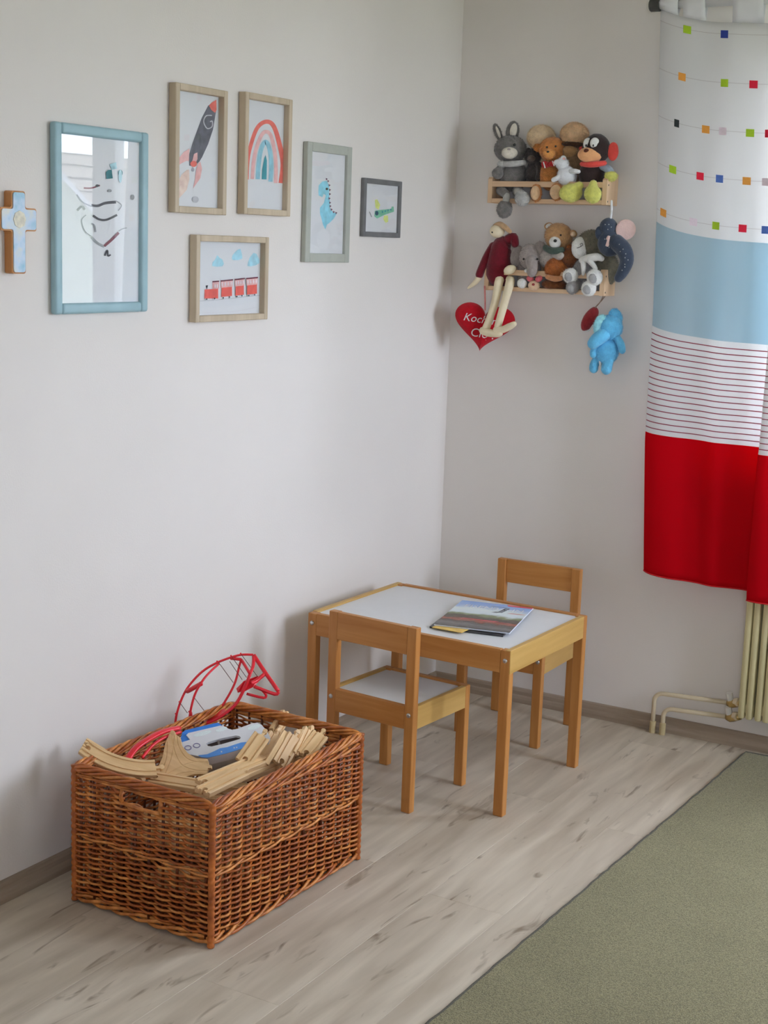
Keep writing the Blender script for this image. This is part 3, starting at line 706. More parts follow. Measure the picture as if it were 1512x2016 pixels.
# ------------------------------------------------------------------ magazines
def text_mesh(body, size, mb, M4, slot=0, shear=0, extrude=0.0):
    cu = bpy.data.curves.new('t', 'FONT'); cu.body = body; cu.size = size; cu.shear = shear; cu.extrude = extrude; cu.align_x = 'CENTER'; cu.resolution_u = 3
    o = bpy.data.objects.new('t', cu); COL.objects.link(o); dg = bpy.context.evaluated_depsgraph_get()
    me = bpy.data.meshes.new_from_object(o.evaluated_get(dg))
    mb.slot(slot).add([M4 @ v.co for v in me.vertices], [tuple(p.vertices) for p in me.polygons])
    bpy.data.objects.remove(o); bpy.data.curves.remove(cu); bpy.data.meshes.remove(me)
ZTOP = .4452
def mag_mat():
    m, nt, b = nodes('magazine_cover'); N = nt.nodes.new; L = nt.links.new
    tc = N('ShaderNodeTexCoord'); sp = N('ShaderNodeSeparateXYZ'); L(tc.outputs['Object'], sp.inputs[0])
    nz = N('ShaderNodeTexNoise'); nz.inputs['Scale'].default_value = 22; nz.inputs['Detail'].default_value = 5; L(tc.outputs['Object'], nz.inputs[0])
    ma = N('ShaderNodeMath'); ma.operation = 'MULTIPLY_ADD'; ma.inputs[1].default_value = .06; L(nz.outputs[0], ma.inputs[0]); L(sp.outputs[1], ma.inputs[2])
    mr = N('ShaderNodeMapRange'); mr.inputs[1].default_value = -.1185; mr.inputs[2].default_value = .1785; L(ma.outputs[0], mr.inputs[0])
    cr = N('ShaderNodeValToRGB'); e = cr.color_ramp.elements
    e[0].position = 0; e[0].color = C(70, 66, 66, 1.3); e[1].position = 1; e[1].color = C(120, 152, 208, 1.4)
    for p_, c in ((.12, C(110, 106, 104, 1.2)), (.2, C(70, 58, 54, 1.2)), (.27, C(150, 82, 66, 1.3)), (.34, C(86, 66, 58, 1.2)), (.42, C(70, 64, 54, 1.2)), (.5, C(130, 138, 100, 1.2)), (.56, C(196, 206, 220, 1.4)), (.72, C(202, 212, 226, 1.4)), (.84, C(140, 168, 214, 1.4))):
        q = e.new(p_); q.color = c
    L(mr.outputs[0], cr.inputs[0]); L(cr.outputs[0], b.inputs['Base Color']); b.inputs['Roughness'].default_value = .25; return m
ang = math.radians(12.5)
mc = Vector((.500, -.668, ZTOP))
m0 = thing('magazine', 'dark-edged magazine lying under the train magazine on the table', 'magazine', (mc.x-.006, mc.y-.012, ZTOP), ang-.03, 'magazines on the table', local=True)
MB().box((0, 0, .0022), (.206, .292, .0044), None, .0006).build('pages', M('dark_magazine', C(58, 56, 58, 1.2), .3, .5, 30), m0)
MB().box((0, 0, .0046), (.206, .292, .0004)).build('cover', M('dark_magazine_cover', C(74, 70, 70, 1.2), .3, .4, 30), m0)
m2_ = thing('magazine', 'thin yellow-orange booklet peeking out beneath the magazines', 'booklet', (.478, -.752, ZTOP+.0049), ang-.22, 'magazines on the table', local=True)
MB().box((0, 0, .001), (.09, .2, .002), None, .0004).build('booklet_cover', M('orange_booklet', C(228, 178, 92, 1.3), .4, .12, 40), m2_)
m1 = thing('magazine', 'train magazine with blue sky cover, on top of the pile', 'magazine', (mc.x, mc.y, ZTOP+.0071), ang, 'magazines on the table', local=True)
MB().box((0, 0, .002), (.21, .297, .004), None, .0006).build('pages', M('page_edges', C(200, 205, 215, 1.2), .5, .1, 900), m1)
cov = MB().box((0, 0, .0043), (.21, .297, .0005)).build('cover', mag_mat(), m1)
mb = MB(); text_mesh('EISENBAHN', .036, mb, Matrix.Translation((0.004, .077, .0047)) @ Matrix.Diagonal((.92, 1.15, 1, 1)))
mb.build('title_lettering', M('title_white', (.85, .86, .88, 1), .3, .01), cov)
mb = MB(); mb.add([(.035, .132, .0047), (.105, .132, .0047), (.105, .148, .0047), (.03, .148, .0047)], [(0, 1, 2, 3)]); mb.build('red_flash', M('flash_red', C(206, 62, 84, 1.3), .3, .05), cov)
for k, (a, b, c, d, col) in enumerate(((.005, .045, .022, .058, 'mast'), (.022, .05, .028, .11, 'mast'), (.03, .05, .036, .11, 'mast'), (-.02, .112, .03, .116, 'mast'), (.05, .05, .092, .056, 'flash_small'), (-.06, -.055, .04, -.047, 'flash_small'), (.0, -.06, .08, -.055, 'flash_small'))):
    MB().add([(a, b, .0047), (c, b, .0047), (c+.012, d, .0047), (a+.012, d, .0047)], [(0, 1, 2, 3)]).build('cover_print', M('mast_grey', C(86, 90, 100, 1.2), .3) if col == 'mast' else M('flash_small', C(190, 70, 80, 1.2), .3), cov)

# ------------------------------------------------------------------ wall shelves
sp_ = [wood('raw_aspen_'+n, C(188, 156, 122, 1.45), C(206, 176, 142, 1.45), a, .55, 10) for n, a in (('x', 0), ('y', 1), ('z', 2))]
def shelf(label, x0, x1, z0):
    t = thing('wall_shelf', label, 'shelf', ((x0+x1)/2, 0, z0), group='toy shelves')
    D = .088
    for a, b in ((x0, x0+.0145), (x1-.0145, x1)):
        P = [(a, -.001, z0), (a, -D, z0), (a, -D, z0+.072), (a, -D+.006, z0+.078), (a, -D+.016, z0+.078), (a, -.03, z0+.08), (a, -.012, z0+.092), (a, -.001, z0+.092)]
        MB().prism(P, (b-a, 0, 0)).build('side_panel', sp_[2], t)
    MB().bb((x0+.0145, -D, z0+.001), (x1-.0145, -.004, z0+.014), .0008).build('bottom_board', sp_[0], t)
    MB().bb((x0+.0145, -D, z0+.049), (x1-.0145, -D+.011, z0+.066), .0008).build('front_rail', sp_[0], t)
    MB().bb((x0+.0145, -.012, z0+.062), (x1-.0145, -.002, z0+.086), .0008).build('back_rail', sp_[0], t)
    for z in (.01, .058): MB().tube([(x1, -D+.012, z0+z), (x1+.0006, -D+.012, z0+z)], .0028, 8).build('screw', M('screw_dark', C(90, 80, 66), .5), t)
    return t
shelf('upper wooden toy shelf on the wall', .158, .550, 1.600)
shelf('lower wooden toy shelf on the wall', .160, .560, 1.333)

# ------------------------------------------------------------------ soft toys
VR = Vector((rt.x, rt.y, 0)).normalized(); VF = Vector((fw.x, fw.y, 0)).normalized(); VU = Vector((0, 0, 1))
def plush(n, r, g, b, k=2.0, var=.14, rough=.95): return M('plush_'+n, C(r, g, b, k*.82), rough, var, 90, .6, 300, sheen=.35, spec=.15)
def blob(T, name, px, py, y, rx, ry, mat, rd=None, roll=0, fuzz=0, nz=.02, parent=None, fl=.0065, seg=18):
    """an ellipsoid part centred at a photo point at depth y; radii in photo pixels (rd = its thickness)"""
    c = at(px, py, y=y); s = depth(c)/F; a = math.radians(roll)
    A = (VR*math.cos(a)+VU*math.sin(a))*rx*s; B = (VU*math.cos(a)-VR*math.sin(a))*ry*s
    return MB().ell(c, A, B, VF*(rd if rd else min(rx, ry)*.85)*s, seg, 12, nz, 70, fuzz, fl).build(name, mat, parent or T, True)
def limb(T, name, pts, mat, parent=None, sides=10, n=4, fuzz=0):
    P = [(at(px, py, y=y), r) for px, py, y, r in pts]; s = depth(P[0][0])/F
    c = catmull([p for p, r in P], n); rr_ = []
    for i in range(len(P)-1): rr_ += [(P[i][1]+(P[i+1][1]-P[i][1])*k/n)*s for k in range(n)]
    rr_.append(P[-1][1]*s)
    return MB().tube(c, rr_, sides, round_end=True).build(name, mat, parent or T, True)
def toy(name, label, px, py, y, group=None, cat='soft toy'): return thing(name, label, cat, at(px, py, y=y), group=group)
black = M('glossy_eye_black', (.02, .018, .016, 1), .25, .1); white_p = plush('white', 196, 194, 188, 1.9, .05)
GU, GLW = 'toys on the upper shelf', 'toys on the lower shelf'
# grey rabbit
g1 = plush('rabbit_grey', 104, 100, 96, 1.9, .25); cr1 = plush('cream', 190, 182, 168, 1.9, .08); lg = plush('light_grey', 158, 156, 152, 1.9, .15)
T = toy('plush_rabbit', 'grey plush rabbit with a cream muzzle and upright ears', 1008, 386, -.05, GU)
blob(T, 'body', 1011, 346, -.052, 27, 30, g1, fuzz=500, rd=20)
h = blob(T, 'head', 1005, 294, -.06, 32, 27, g1, fuzz=700, rd=22)
blob(T, 'muzzle', 1003, 301, -.088, 16, 11.5, cr1, rd=9, fuzz=120, parent=h, fl=.003)
for ex, ey in ((992, 287), (1013, 285)): blob(T, 'eye', ex, ey, -.090, 3, 3, black, parent=h, nz=0, seg=10)
blob(T, 'nose', 1002, 294, -.099, 3.5, 2, plush('nose_grey', 120, 110, 106), parent=h, nz=0, seg=10)
e = blob(T, 'ear', 980, 261, -.05, 7, 18, g1, rd=5, roll=24, fuzz=150); blob(T, 'inner_ear', 981, 261, -.056, 3, 13, cr1, rd=4, roll=24, parent=e)
e = blob(T, 'ear', 1009, 259, -.05, 13, 20, g1, rd=5, roll=-8, fuzz=200); blob(T, 'inner_ear', 1011, 257, -.056, 7, 14, cr1, rd=4, roll=-8, parent=e)
sc_ = limb(T, 'scarf', [(984, 322, -.085, 5), (1000, 323, -.093, 6), (1018, 322, -.088, 6), (1032, 320, -.07, 5)], lg)
blob(T, 'scarf_knot', 988, 323, -.094, 9, 6, lg, parent=sc_, fuzz=60)
limb(T, 'arm', [(990, 330, -.07, 9), (982, 338, -.085, 10), (980, 341, -.092, 12)], g1)
limb(T, 'leg', [(986, 375, -.06, 10), (992, 379, -.085, 9), (997, 385, -.100, 7)], g1); limb(T, 'cuff', [(998, 386, -.102, 7), (996, 396, -.107, 7)], lg); blob(T, 'foot', 993, 412, -.11, 15, 17, g1, rd=13, roll=-12, fuzz=260)
limb(T, 'leg', [(1018, 374, -.055, 10), (1022, 380, -.085, 9), (1025, 386, -.104, 8)], lg); blob(T, 'foot', 1028, 391, -.112, 15, 14, lg, rd=13, roll=-35, fuzz=260)
# charcoal cub
ch = plush('charcoal', 62, 56, 54, 1.6, .25)
T = toy('plush_cub', 'charcoal plush cub squeezed beside the grey rabbit', 1056, 384, -.045, GU)
blob(T, 'body', 1054, 344, -.04, 20, 28, ch, rd=18, fuzz=350); h = blob(T, 'head', 1049, 308, -.052, 17, 15, ch, rd=14, fuzz=350)
blob(T, 'muzzle', 1046, 312, -.074, 8, 6, plush('dark_brown', 84, 72, 64, 1.7), rd=6, parent=h); blob(T, 'ear', 1040, 296, -.05, 5, 5, ch, parent=h); blob(T, 'ear', 1060, 294, -.05, 5, 5, ch, parent=h)
limb(T, 'arm', [(1058, 326, -.05, 7), (1062, 340, -.06, 7), (1060, 350, -.065, 7)], ch)
# brown teddy with checked bow
br = plush('ginger', 176, 116, 62, 1.9, .2); tan_ = plush('sole_tan', 196, 164, 128, 1.9, .1); be = plush('beige', 196, 172, 140, 1.95, .12)
T = toy('teddy_bear', 'ginger teddy bear with a red checked bow, upper shelf', 1080, 384, -.05, GU)
blob(T, 'body', 1082, 346, -.05, 20, 28, br, rd=18, fuzz=400); h = blob(T, 'head', 1088, 295, -.058, 27, 24, br, rd=20, fuzz=700)
blob(T, 'muzzle', 1082, 303, -.085, 13, 10, plush('ginger_pale', 196, 136, 76, 1.9), rd=9, fuzz=100, parent=h); blob(T, 'nose', 1079, 299, -.098, 3, 2.2, black, parent=h, seg=10)
e = blob(T, 'ear', 1059, 291, -.058, 9, 8, br, rd=5, fuzz=100, parent=h); e = blob(T, 'ear', 1116, 282, -.05, 8, 8, br, rd=5, fuzz=100, parent=h)
for ex, ey in ((1077, 290), (1094, 288)): blob(T, 'eye', ex, ey, -.09, 2.2, 2.2, black, parent=h, seg=8)
bow = blob(T, 'bow', 1080, 324, -.085, 5, 5, plush('bow_red', 160, 40, 40), rd=5)
blob(T, 'bow_loop', 1073, 324, -.086, 8, 7, plush('bow_red', 160, 40, 40), rd=4, roll=-20, parent=bow); blob(T, 'bow_loop', 1089, 322, -.086, 9, 6, plush('bow_red', 160, 40, 40), rd=4, roll=15, parent=bow)
limb(T, 'bow_stripe', [(1070, 320, -.095, 1.3), (1073, 330, -.095, 1.3)], white_p, bow, 6); limb(T, 'bow_stripe', [(1088, 318, -.095, 1.3), (1091, 326, -.095, 1.3)], white_p, bow, 6)
for fx, fy, r1, r2 in ((1056, 380, 11, 17), (1096, 378, 13, 17)):
    f_ = blob(T, 'foot', fx, fy, -.092, r1, r2, br, rd=12, fuzz=160); blob(T, 'sole', fx-2, fy, -.1045, r1-1.5, r2-3, tan_, rd=6, parent=f_)
# beige puffs behind
T = toy('fluffy_plush', 'fluffy beige plush behind the ginger teddy, nearer the rabbit', 1066, 300, -.03, GU)
blob(T, 'head', 1066, 272, -.032, 28, 25, be, rd=18, fuzz=1100, fl=.008); blob(T, 'body', 1068, 310, -.022, 20, 30, be, rd=12); blob(T, 'cheek', 1082, 281, -.05, 8, 7, plush('cream', 190, 182, 168), rd=6, fuzz=80)
T = toy('fluffy_plush', 'fluffy beige-topped brown plush behind the monkey', 1131, 300, -.03, GU)
dk2 = plush('taupe', 122, 96, 70, 1.8, .2)
blob(T, 'head', 1131, 266, -.032, 28, 24, plush('beige_brown', 186, 154, 118, 1.9), rd=18, fuzz=1100, fl=.008); blob(T, 'body', 1130, 322, -.03, 22, 36, dk2, rd=16, fuzz=300)
blob(T, 'face', 1122, 298, -.05, 15, 12, plush('brown_face', 150, 116, 78, 1.9), rd=10, fuzz=150); blob(T, 'brow', 1128, 284, -.046, 22, 6, plush('dark_brow', 70, 46, 30, 1.7), rd=8, fuzz=100)
# small white bear
wm = plush('snow', 214, 210, 202, 1.95, .05); pkn = plush('pink_nose', 206, 150, 146)
T = toy('plush_bear', 'small white plush bear with a pink snout', 1112, 360, -.08, GU)
blob(T, 'body', 1116, 347, -.078, 19, 20, wm, rd=13, fuzz=250, roll=20); h = blob(T, 'head', 1107, 323, -.085, 13, 12, wm, rd=10, fuzz=200)
blob(T, 'snout', 1097, 320, -.092, 7, 6, wm, rd=6, parent=h); blob(T, 'nose', 1091, 321, -.094, 3.5, 3, pkn, rd=3, parent=h)
e = blob(T, 'ear', 1109, 312, -.086, 6, 6, wm, rd=4, parent=h); blob(T, 'inner_ear', 1110, 313, -.0905, 3, 3, pkn, rd=2.5, parent=e)
limb(T, 'arm', [(1106, 343, -.09, 6), (1098, 350, -.097, 5), (1090, 354, -.1, 5)], wm); limb(T, 'arm', [(1123, 338, -.085, 5), (1132, 337, -.09, 5), (1139, 338, -.09, 4)], wm)
# monkey
mk = plush('monkey_brown', 52, 40, 38, 1.5, .15); mt = plush('monkey_tan', 208, 150, 104, 1.8, .06); mr = plush('monkey_red', 208, 74, 66, 1.7, .06); mg = plush('pistachio', 192, 190, 100, 1.75, .12)
T = toy('plush_monkey', 'dark brown plush monkey with red ears and lime green feet', 1165, 390, -.06, GU)
blob(T, 'body', 1165, 344, -.056, 26, 27, mk, rd=20); h = blob(T, 'head', 1174, 293, -.058, 28, 29, mk, rd=24, seg=24)
blob(T, 'eye_patch', 1157, 283, -.0865, 9, 11.5, white_p, rd=5, parent=h, nz=0); blob(T, 'eye_patch', 1171, 282, -.0885, 9.5, 11, white_p, rd=4, parent=h, nz=0)
for ex in (1154, 1168): blob(T, 'eye', ex, 286.5, -.0950, 1.5, 2.6, black, rd=1.6, parent=h, nz=0, seg=10)
blob(T, 'muzzle', 1162, 305, -.082, 25, 15.5, mt, rd=15, parent=h, nz=.005, seg=24); blob(T, 'nose', 1154.5, 297, -.1035, 5.5, 4.5, plush('nose_brown', 84, 40, 24, 1.6), rd=3, parent=h, nz=0)
blob(T, 'ear', 1207, 298, -.05, 11, 18, mr, rd=5, parent=h); blob(T, 'ear', 1144, 296, -.03, 5, 14, mr, rd=5, parent=h)
limb(T, 'collar', [(1146, 323, -.075, 5), (1160, 324, -.088, 6), (1176, 323, -.086, 6), (1190, 321, -.07, 5)], mr)
limb(T, 'arm', [(1186, 328, -.06, 7), (1197, 333, -.062, 8), (1202, 340, -.066, 8)], plush('sky_sleeve', 150, 164, 176, 1.8)); blob(T, 'hand', 1203, 347, -.07, 13, 10, mg, rd=11, fuzz=80)
blob(T, 'foot', 1124, 380, -.108, 23, 18, mg, rd=16, fuzz=150, roll=8); limb(T, 'ankle', [(1140, 366, -.1, 9), (1132, 372, -.105, 12)], mg)
blob(T, 'foot', 1167, 382, -.108, 17, 18, mg, rd=15, fuzz=150); limb(T, 'ankle', [(1168, 362, -.1, 8), (1167, 372, -.105, 12)], mg)
# ---- lower shelf
bu = plush('burgundy_knit', 100, 18, 30, 1.7, .15); cm = M('calico', C(206, 190, 160, 1.5), .9, .06, 40)
T = toy('rag_doll', 'long-legged rag rabbit doll in a burgundy dress', 985, 552, -.06, GLW)
dr = MB(); P0 = []
for px, py, r, y in ((1000, 474, 11, -.05), (991, 482, 20, -.055), (985, 498, 23, -.06), (983, 518, 26, -.062), (983, 540, 27, -.06)): P0.append((px, py, y, r))
limb(T, 'dress', P0, bu)
h = blob(T, 'head', 979, 455, -.074, 15, 13, cm, rd=12, nz=.01); blob(T, 'eye', 970, 457, -.0905, 2.6, 2.6, black, parent=h, seg=8)
limb(T, 'ear', [(974, 444, -.074, 3.5), (984, 441, -.08, 5), (994, 447, -.08, 5.5), (1004, 456, -.076, 4)], plush('doll_ear', 170, 138, 104, 1.9))
limb(T, 'sleeve', [(1002, 472, -.06, 11), (1011, 467, -.062, 9), (1014, 480, -.066, 8)], bu)
limb(T, 'sleeve', [(972, 486, -.065, 10), (960, 505, -.08, 9), (948, 530, -.09, 8), (944, 541, -.094, 8)], bu); limb(T, 'hand', [(943, 546, -.094, 6), (936, 556, -.095, 5), (922, 567, -.095, 2)], cm)
blob(T, 'hand', 1004, 531, -.098, 13, 9, cm, rd=9, roll=20)
lg1 = [(986, 548, -.07, 9), (982, 556, -.098, 9), (976, 590, -.105, 8), (966, 622, -.113, 7.5), (957, 646, -.114, 8)]
l_ = limb(T, 'leg', lg1, cm); limb(T, 'foot', [(951, 651, -.118, 8), (962, 655, -.122, 8), (978, 658, -.126, 6.5), (985, 657, -.128, 5)], cm, l_)
l_ = limb(T, 'leg', [(1004, 550, -.07, 9), (1004, 557, -.098, 9), (995, 590, -.108, 8), (986, 622, -.118, 7.5), (980, 643, -.122, 7)], cm); limb(T, 'foot', [(978, 650, -.124, 8), (990, 649, -.126, 7), (1003, 643, -.128, 7), (1012, 638, -.129, 5.5)], cm, l_)
# grey elephant
eg = plush('elephant_grey', 140, 130, 124, 1.9, .15); ep = plush('ear_rose', 156, 128, 120, 1.9)
T = toy('plush_elephant', 'grey plush elephant with a short trunk, next to the rag doll', 1040, 566, -.06, GLW)
blob(T, 'body', 1042, 535, -.045, 24, 30, eg, rd=16, fuzz=200); h = blob(T, 'head', 1044, 506, -.068, 22, 25, eg, rd=17, fuzz=300)
limb(T, 'trunk', [(1047, 515, -.088, 13), (1048, 528, -.098, 11), (1047, 536, -.102, 10)], eg, h)
e = blob(T, 'ear', 1018, 505, -.064, 13, 21, eg, rd=5, roll=-10, fuzz=100, parent=h); blob(T, 'ear', 1066, 498, -.06, 14, 23, eg, rd=5, roll=14, fuzz=100, parent=h)
for ex in (1031, 1058): blob(T, 'eye', ex, 510, -.096, 2.2, 2.2, black, parent=h, seg=8)
blob(T, 'tusk', 1036, 533, -.1, 4, 4, white_p, parent=h); blob(T, 'foot', 1028, 558, -.094, 10, 10, white_p, rd=10)
# small bow bear
T = toy('plush_bear', 'tiny beige plush bear with a pink bow, peeking under the rail', 1051, 572, -.08, GLW)
h = blob(T, 'head', 1051.5, 562, -.09, 12, 10, plush('tiny_beige', 206, 166, 136, 1.9), rd=9); blob(T, 'body', 1052, 566, -.07, 11, 9, plush('tiny_beige', 206, 166, 136), rd=8)
blob(T, 'nose', 1050, 560, -.104, 3, 2.5, plush('nose_red', 130, 50, 50), parent=h, seg=8)
for bx, rl in ((1044, -25), (1061, 25)): blob(T, 'bow_loop', bx, 549, -.094, 8, 6, plush('bow_pink', 178, 88, 92), rd=4, roll=rl, parent=h)
# tan teddy in jacket
tb = plush('honey', 166, 128, 88, 1.9, .15)
T = toy('teddy_bear', 'tan teddy bear with a white muzzle and green scarf', 1096, 566, -.05, GLW)
h = blob(T, 'head', 1100, 466, -.05, 28, 26, tb, rd=22, fuzz=600, roll=-15); blob(T, 'muzzle', 1093, 477, -.079, 12, 12, white_p, rd=9, fuzz=60, parent=h, fl=.003); blob(T, 'nose', 1093, 474, -.0935, 3.4, 3.2, black, parent=h, seg=10)
for ex, ey in ((1083, 467), (1104, 463)): blob(T, 'eye', ex, ey, -.083, 2, 2, black, parent=h, seg=8)
e = blob(T, 'ear', 1080, 445, -.05, 9, 7, tb, rd=5, roll=20, parent=h); blob(T, 'inner_ear', 1081, 445, -.056, 7, 5, white_p, rd=4, roll=20, parent=e)
e = blob(T, 'ear', 1129, 460, -.05, 8, 7, tb, rd=5, roll=-40, parent=h); blob(T, 'inner_ear', 1128, 461, -.056, 5, 5, plush('ear_tan', 200, 168, 140), rd=4, parent=e)
limb(T, 'scarf', [(1074, 488, -.075, 6), (1088, 494, -.086, 7), (1106, 492, -.08, 6)], plush('scarf_green', 70, 84, 74, 1.8))
blob(T, 'jacket', 1086, 510, -.05, 25, 22, plush('oatmeal', 166, 158, 150, 1.9), rd=16, fuzz=200); limb(T, 'arm', [(1092, 504, -.07, 7), (1100, 506, -.082, 7), (1105, 503, -.088, 6)], plush('oatmeal', 166, 158, 150))
# rust-brown dog
ru = plush('rust', 150, 86, 40, 1.9, .25); rd2 = plush('chestnut', 112, 66, 36, 1.8, .25)
T = toy('plush_dog', 'rust brown shaggy plush dog below the tan teddy', 1098, 568, -.06, GLW)
blob(T, 'body', 1096, 530, -.076, 23, 22, ru, rd=15, fuzz=900, fl=.007); blob(T, 'haunch', 1092, 561, -.07, 25, 11, rd2, rd=14, fuzz=400); h = blob(T, 'head', 1123, 507, -.06, 18, 20, rd2, rd=16, fuzz=500, fl=.006)
blob(T, 'ear', 1122, 488, -.062, 7, 6, ru, rd=4, parent=h, fuzz=60); limb(T, 'paw', [(1078, 545, -.098, 5), (1092, 549, -.1, 6), (1104, 548, -.1, 5)], plush('rust_pale', 176, 122, 84))
# raccoon
rg = plush('raccoon_grey', 128, 124, 122, 1.85, .15); og = plush('olive_grey', 104, 98, 82, 1.8, .25)
T = toy('plush_raccoon', 'grey plush raccoon with white face and scarf, soles facing out', 1150, 576, -.06, GLW)
blob(T, 'body', 1152, 533, -.06, 24, 26, rg, rd=18, fuzz=300); h = blob(T, 'head', 1164, 482, -.05, 28, 29, og, rd=20, fuzz=700); fc = blob(T, 'face', 1143, 488, -.074, 18, 22, white_p, rd=13, fuzz=200, parent=h, fl=.003)
limb(T, 'nose_stitch', [(1142, 481, -.0955, .8), (1146, 479, -.0955, .8), (1147, 483, -.0955, .8), (1143, 484, -.0955, .8)], plush('stitch', 96, 92, 90), h, 5)
limb(T, 'mouth_stitch', [(1131, 487, -.093, .8), (1137, 488, -.0955, .8), (1144, 485, -.0965, .8)], plush('stitch', 96, 92, 90), h, 5)
s_ = limb(T, 'scarf', [(1146, 512, -.09, 7), (1160, 508, -.096, 8), (1176, 506, -.094, 8), (1184, 509, -.09, 6)], white_p); limb(T, 'scarf_tail', [(1148, 513, -.094, 6), (1149, 528, -.098, 5), (1148, 540, -.1, 3)], white_p, s_); limb(T, 'scarf_tail', [(1160, 513, -.098, 6), (1168, 522, -.1, 5), (1173, 529, -.1, 4)], white_p, s_)
for px, py, r, soft, nm in ((1123, 543, 15, white_p, 'arm'), (1171, 546, 16, white_p, 'arm'), (1127, 566, 13, rg, 'leg'), (1159, 568, 15, white_p, 'leg')):
    l_ = limb(T, nm, [(1150+(px-1150)*.5, py-10, -.07, 10), (1150+(px-1150)*.75, py-5, -.085, 11)], rg)
    p_ = blob(T, 'paw', px, py, -.103, r, r, soft, rd=11, fuzz=80, parent=l_); blob(T, 'sole', px-2, py+1.5, -.1135, r*.66, r*.66, plush('sole_grey', 140, 138, 136), rd=5, parent=l_, nz=.01)
# olive plush
T = toy('plush_toy', 'olive grey plush toy leaning behind the navy elephant', 1196, 560, -.045, GLW, 'soft toy')
blob(T, 'body', 1195, 530, -.04, 24, 32, og, rd=18, fuzz=500); blob(T, 'head', 1182, 497, -.045, 16, 15, og, rd=13, fuzz=250)
# navy starry elephant
nv = plush('navy_cotton', 58, 66, 80, 1.7, .12); pi_ = plush('blush', 214, 170, 162, 1.95, .04)
T = toy('plush_elephant', 'navy starry plush elephant with a pink ear, hanging by a ribbon', 1205, 545, -.08, GLW)
b_ = blob(T, 'body', 1201, 478, -.088, 25, 27, nv, rd=17, seg=22); h = blob(T, 'head', 1198, 447, -.09, 18, 18, nv, rd=15); blob(T, 'ear', 1184, 461, -.1, 12, 16, nv, rd=5, roll=25, parent=h)
blob(T, 'ear', 1232, 452, -.08, 20, 20, pi_, rd=4, roll=-20, parent=h, nz=0, seg=24); tk = limb(T, 'trunk', [(1213, 477, -.095, 16), (1228, 492, -.1, 16), (1234, 512, -.1, 14), (1227, 533, -.1, 12), (1218, 547, -.1, 9)], nv, sides=14)
limb(T, 'tag', [(1195, 471, -.111, 3), (1199, 465, -.112, 2), (1196, 482, -.112, 4)], pi_)
sr = M('star_print', (.6, .6, .58, 1), .8)
ss = depth(at(1210, 480, y=-.1))/F
for o_, lst in ((h, ((1190, 441), (1202, 437), (1197, 455), (1207, 448))), (b_, ((1190, 484), (1198, 490), (1188, 470), (1207, 474), (1203, 462))), (tk, ((1217, 480), (1226, 490), (1233, 499), (1229, 508), (1238, 512), (1228, 521), (1222, 533), (1231, 528), (1220, 495)))):
    me = o_.data
    for (px, py) in lst:
        d_ = ray(px, py).normalized(); loc0 = CAM-T.location
        hit, P_, nn, _ = o_.closest_point_on_mesh(CAM+d_*((at(px, py, y=-.13)-CAM).length)-T.location)
        if not hit: continue
        u_ = nn.cross(VU).normalized()*ss*1.5; v_ = nn.cross(u_).normalized()*ss*1.5; c_ = T.location+P_+nn*.0006
        MB().add([c_+u_*math.cos(k*math.pi/5)*(1 if k % 2 == 0 else .45)+v_*math.sin(k*math.pi/5)*(1 if k % 2 == 0 else .45) for k in range(10)], [tuple(range(10))]).build('star', sr, o_)
limb(T, 'ribbon', [(1204, 396, -.093, 2.2), (1204, 415, -.094, 2.2), (1202, 432, -.092, 2.2)], plush('ribbon_white', 212, 200, 192), h, 6)
# heart cushion
def heart_fn(t): return 16*math.sin(t)**3, 13*math.cos(t)-5*math.cos(2*t)-2*math.cos(3*t)-math.cos(4*t)
T = thing('heart_cushion', 'red heart cushion with white lettering hanging below the shelf', 'cushion', at(950, 690, y=-.085))
hc = at(953, 638, y=-.085); s = depth(hc)/F; HR = (VR*math.cos(-.12)+VU*math.sin(-.12)); HU = (VU*math.cos(-.12)-VR*math.sin(-.12))
rows = []; NR, NA = 9, 72
mb = MB(); vs = []; fs = []
pts2 = [heart_fn(2*math.pi*k/NA) for k in range(NA)]
for side in (-1, 1):
    base = len(vs)
    for r in range(NR+1):
        q = 1-r/NR
        for (hx, hy) in pts2:
            zz = math.sqrt(max(0, 1-q*q))*11*side
            vs.append(hc+HR*(hx*q*3.72*s)+HU*((hy*q+2.2*(1-q))*3.2*s)-VF*zz*s)
    for r in range(NR):
        for k in range(NA):
            k2 = (k+1) % NA; fs.append((base+r*NA+k, base+r*NA+k2, base+(r+1)*NA+k2, base+(r+1)*NA+k))
hm = M('red_velour', C(172, 10, 26, 1.2), .9, .1, 120, .4, 400, sheen=.4, spec=.1)
hrt = MB().add(vs, fs).build('cushion', hm, T, True)
Rm = Matrix((HR, HU, -VF)).transposed().to_4x4()
def on_heart(body, size, px, py, shear):
    mb = MB(); c0 = at(px, py, y=-.085)
    text_mesh(body, size, mb, Matrix.Translation(c0) @ Rm, 0, shear)
    for i, v in enumerate(mb.v):
        hit, P_, nn, _ = hrt.closest_point_on_mesh(v-VF*.03-T.location); 
        f_ = (P_+T.location-v).dot(VF); mb.v[i] = v+VF*f_-VF*.0006
    mb.build('lettering', M('lettering_white', (.78, .74, .7, 1), .8), hrt)
on_heart('Kocham', .0345, 946, 635, .25); on_heart('Cię !', .0375, 948, 664, .1)
limb(T, 'ribbon', [(954, 564, -.094, 1.6), (955, 585, -.092, 1.6), (955, 610, -.088, 1.6)], plush('ribbon_rose', 196, 120, 116), None, 6)
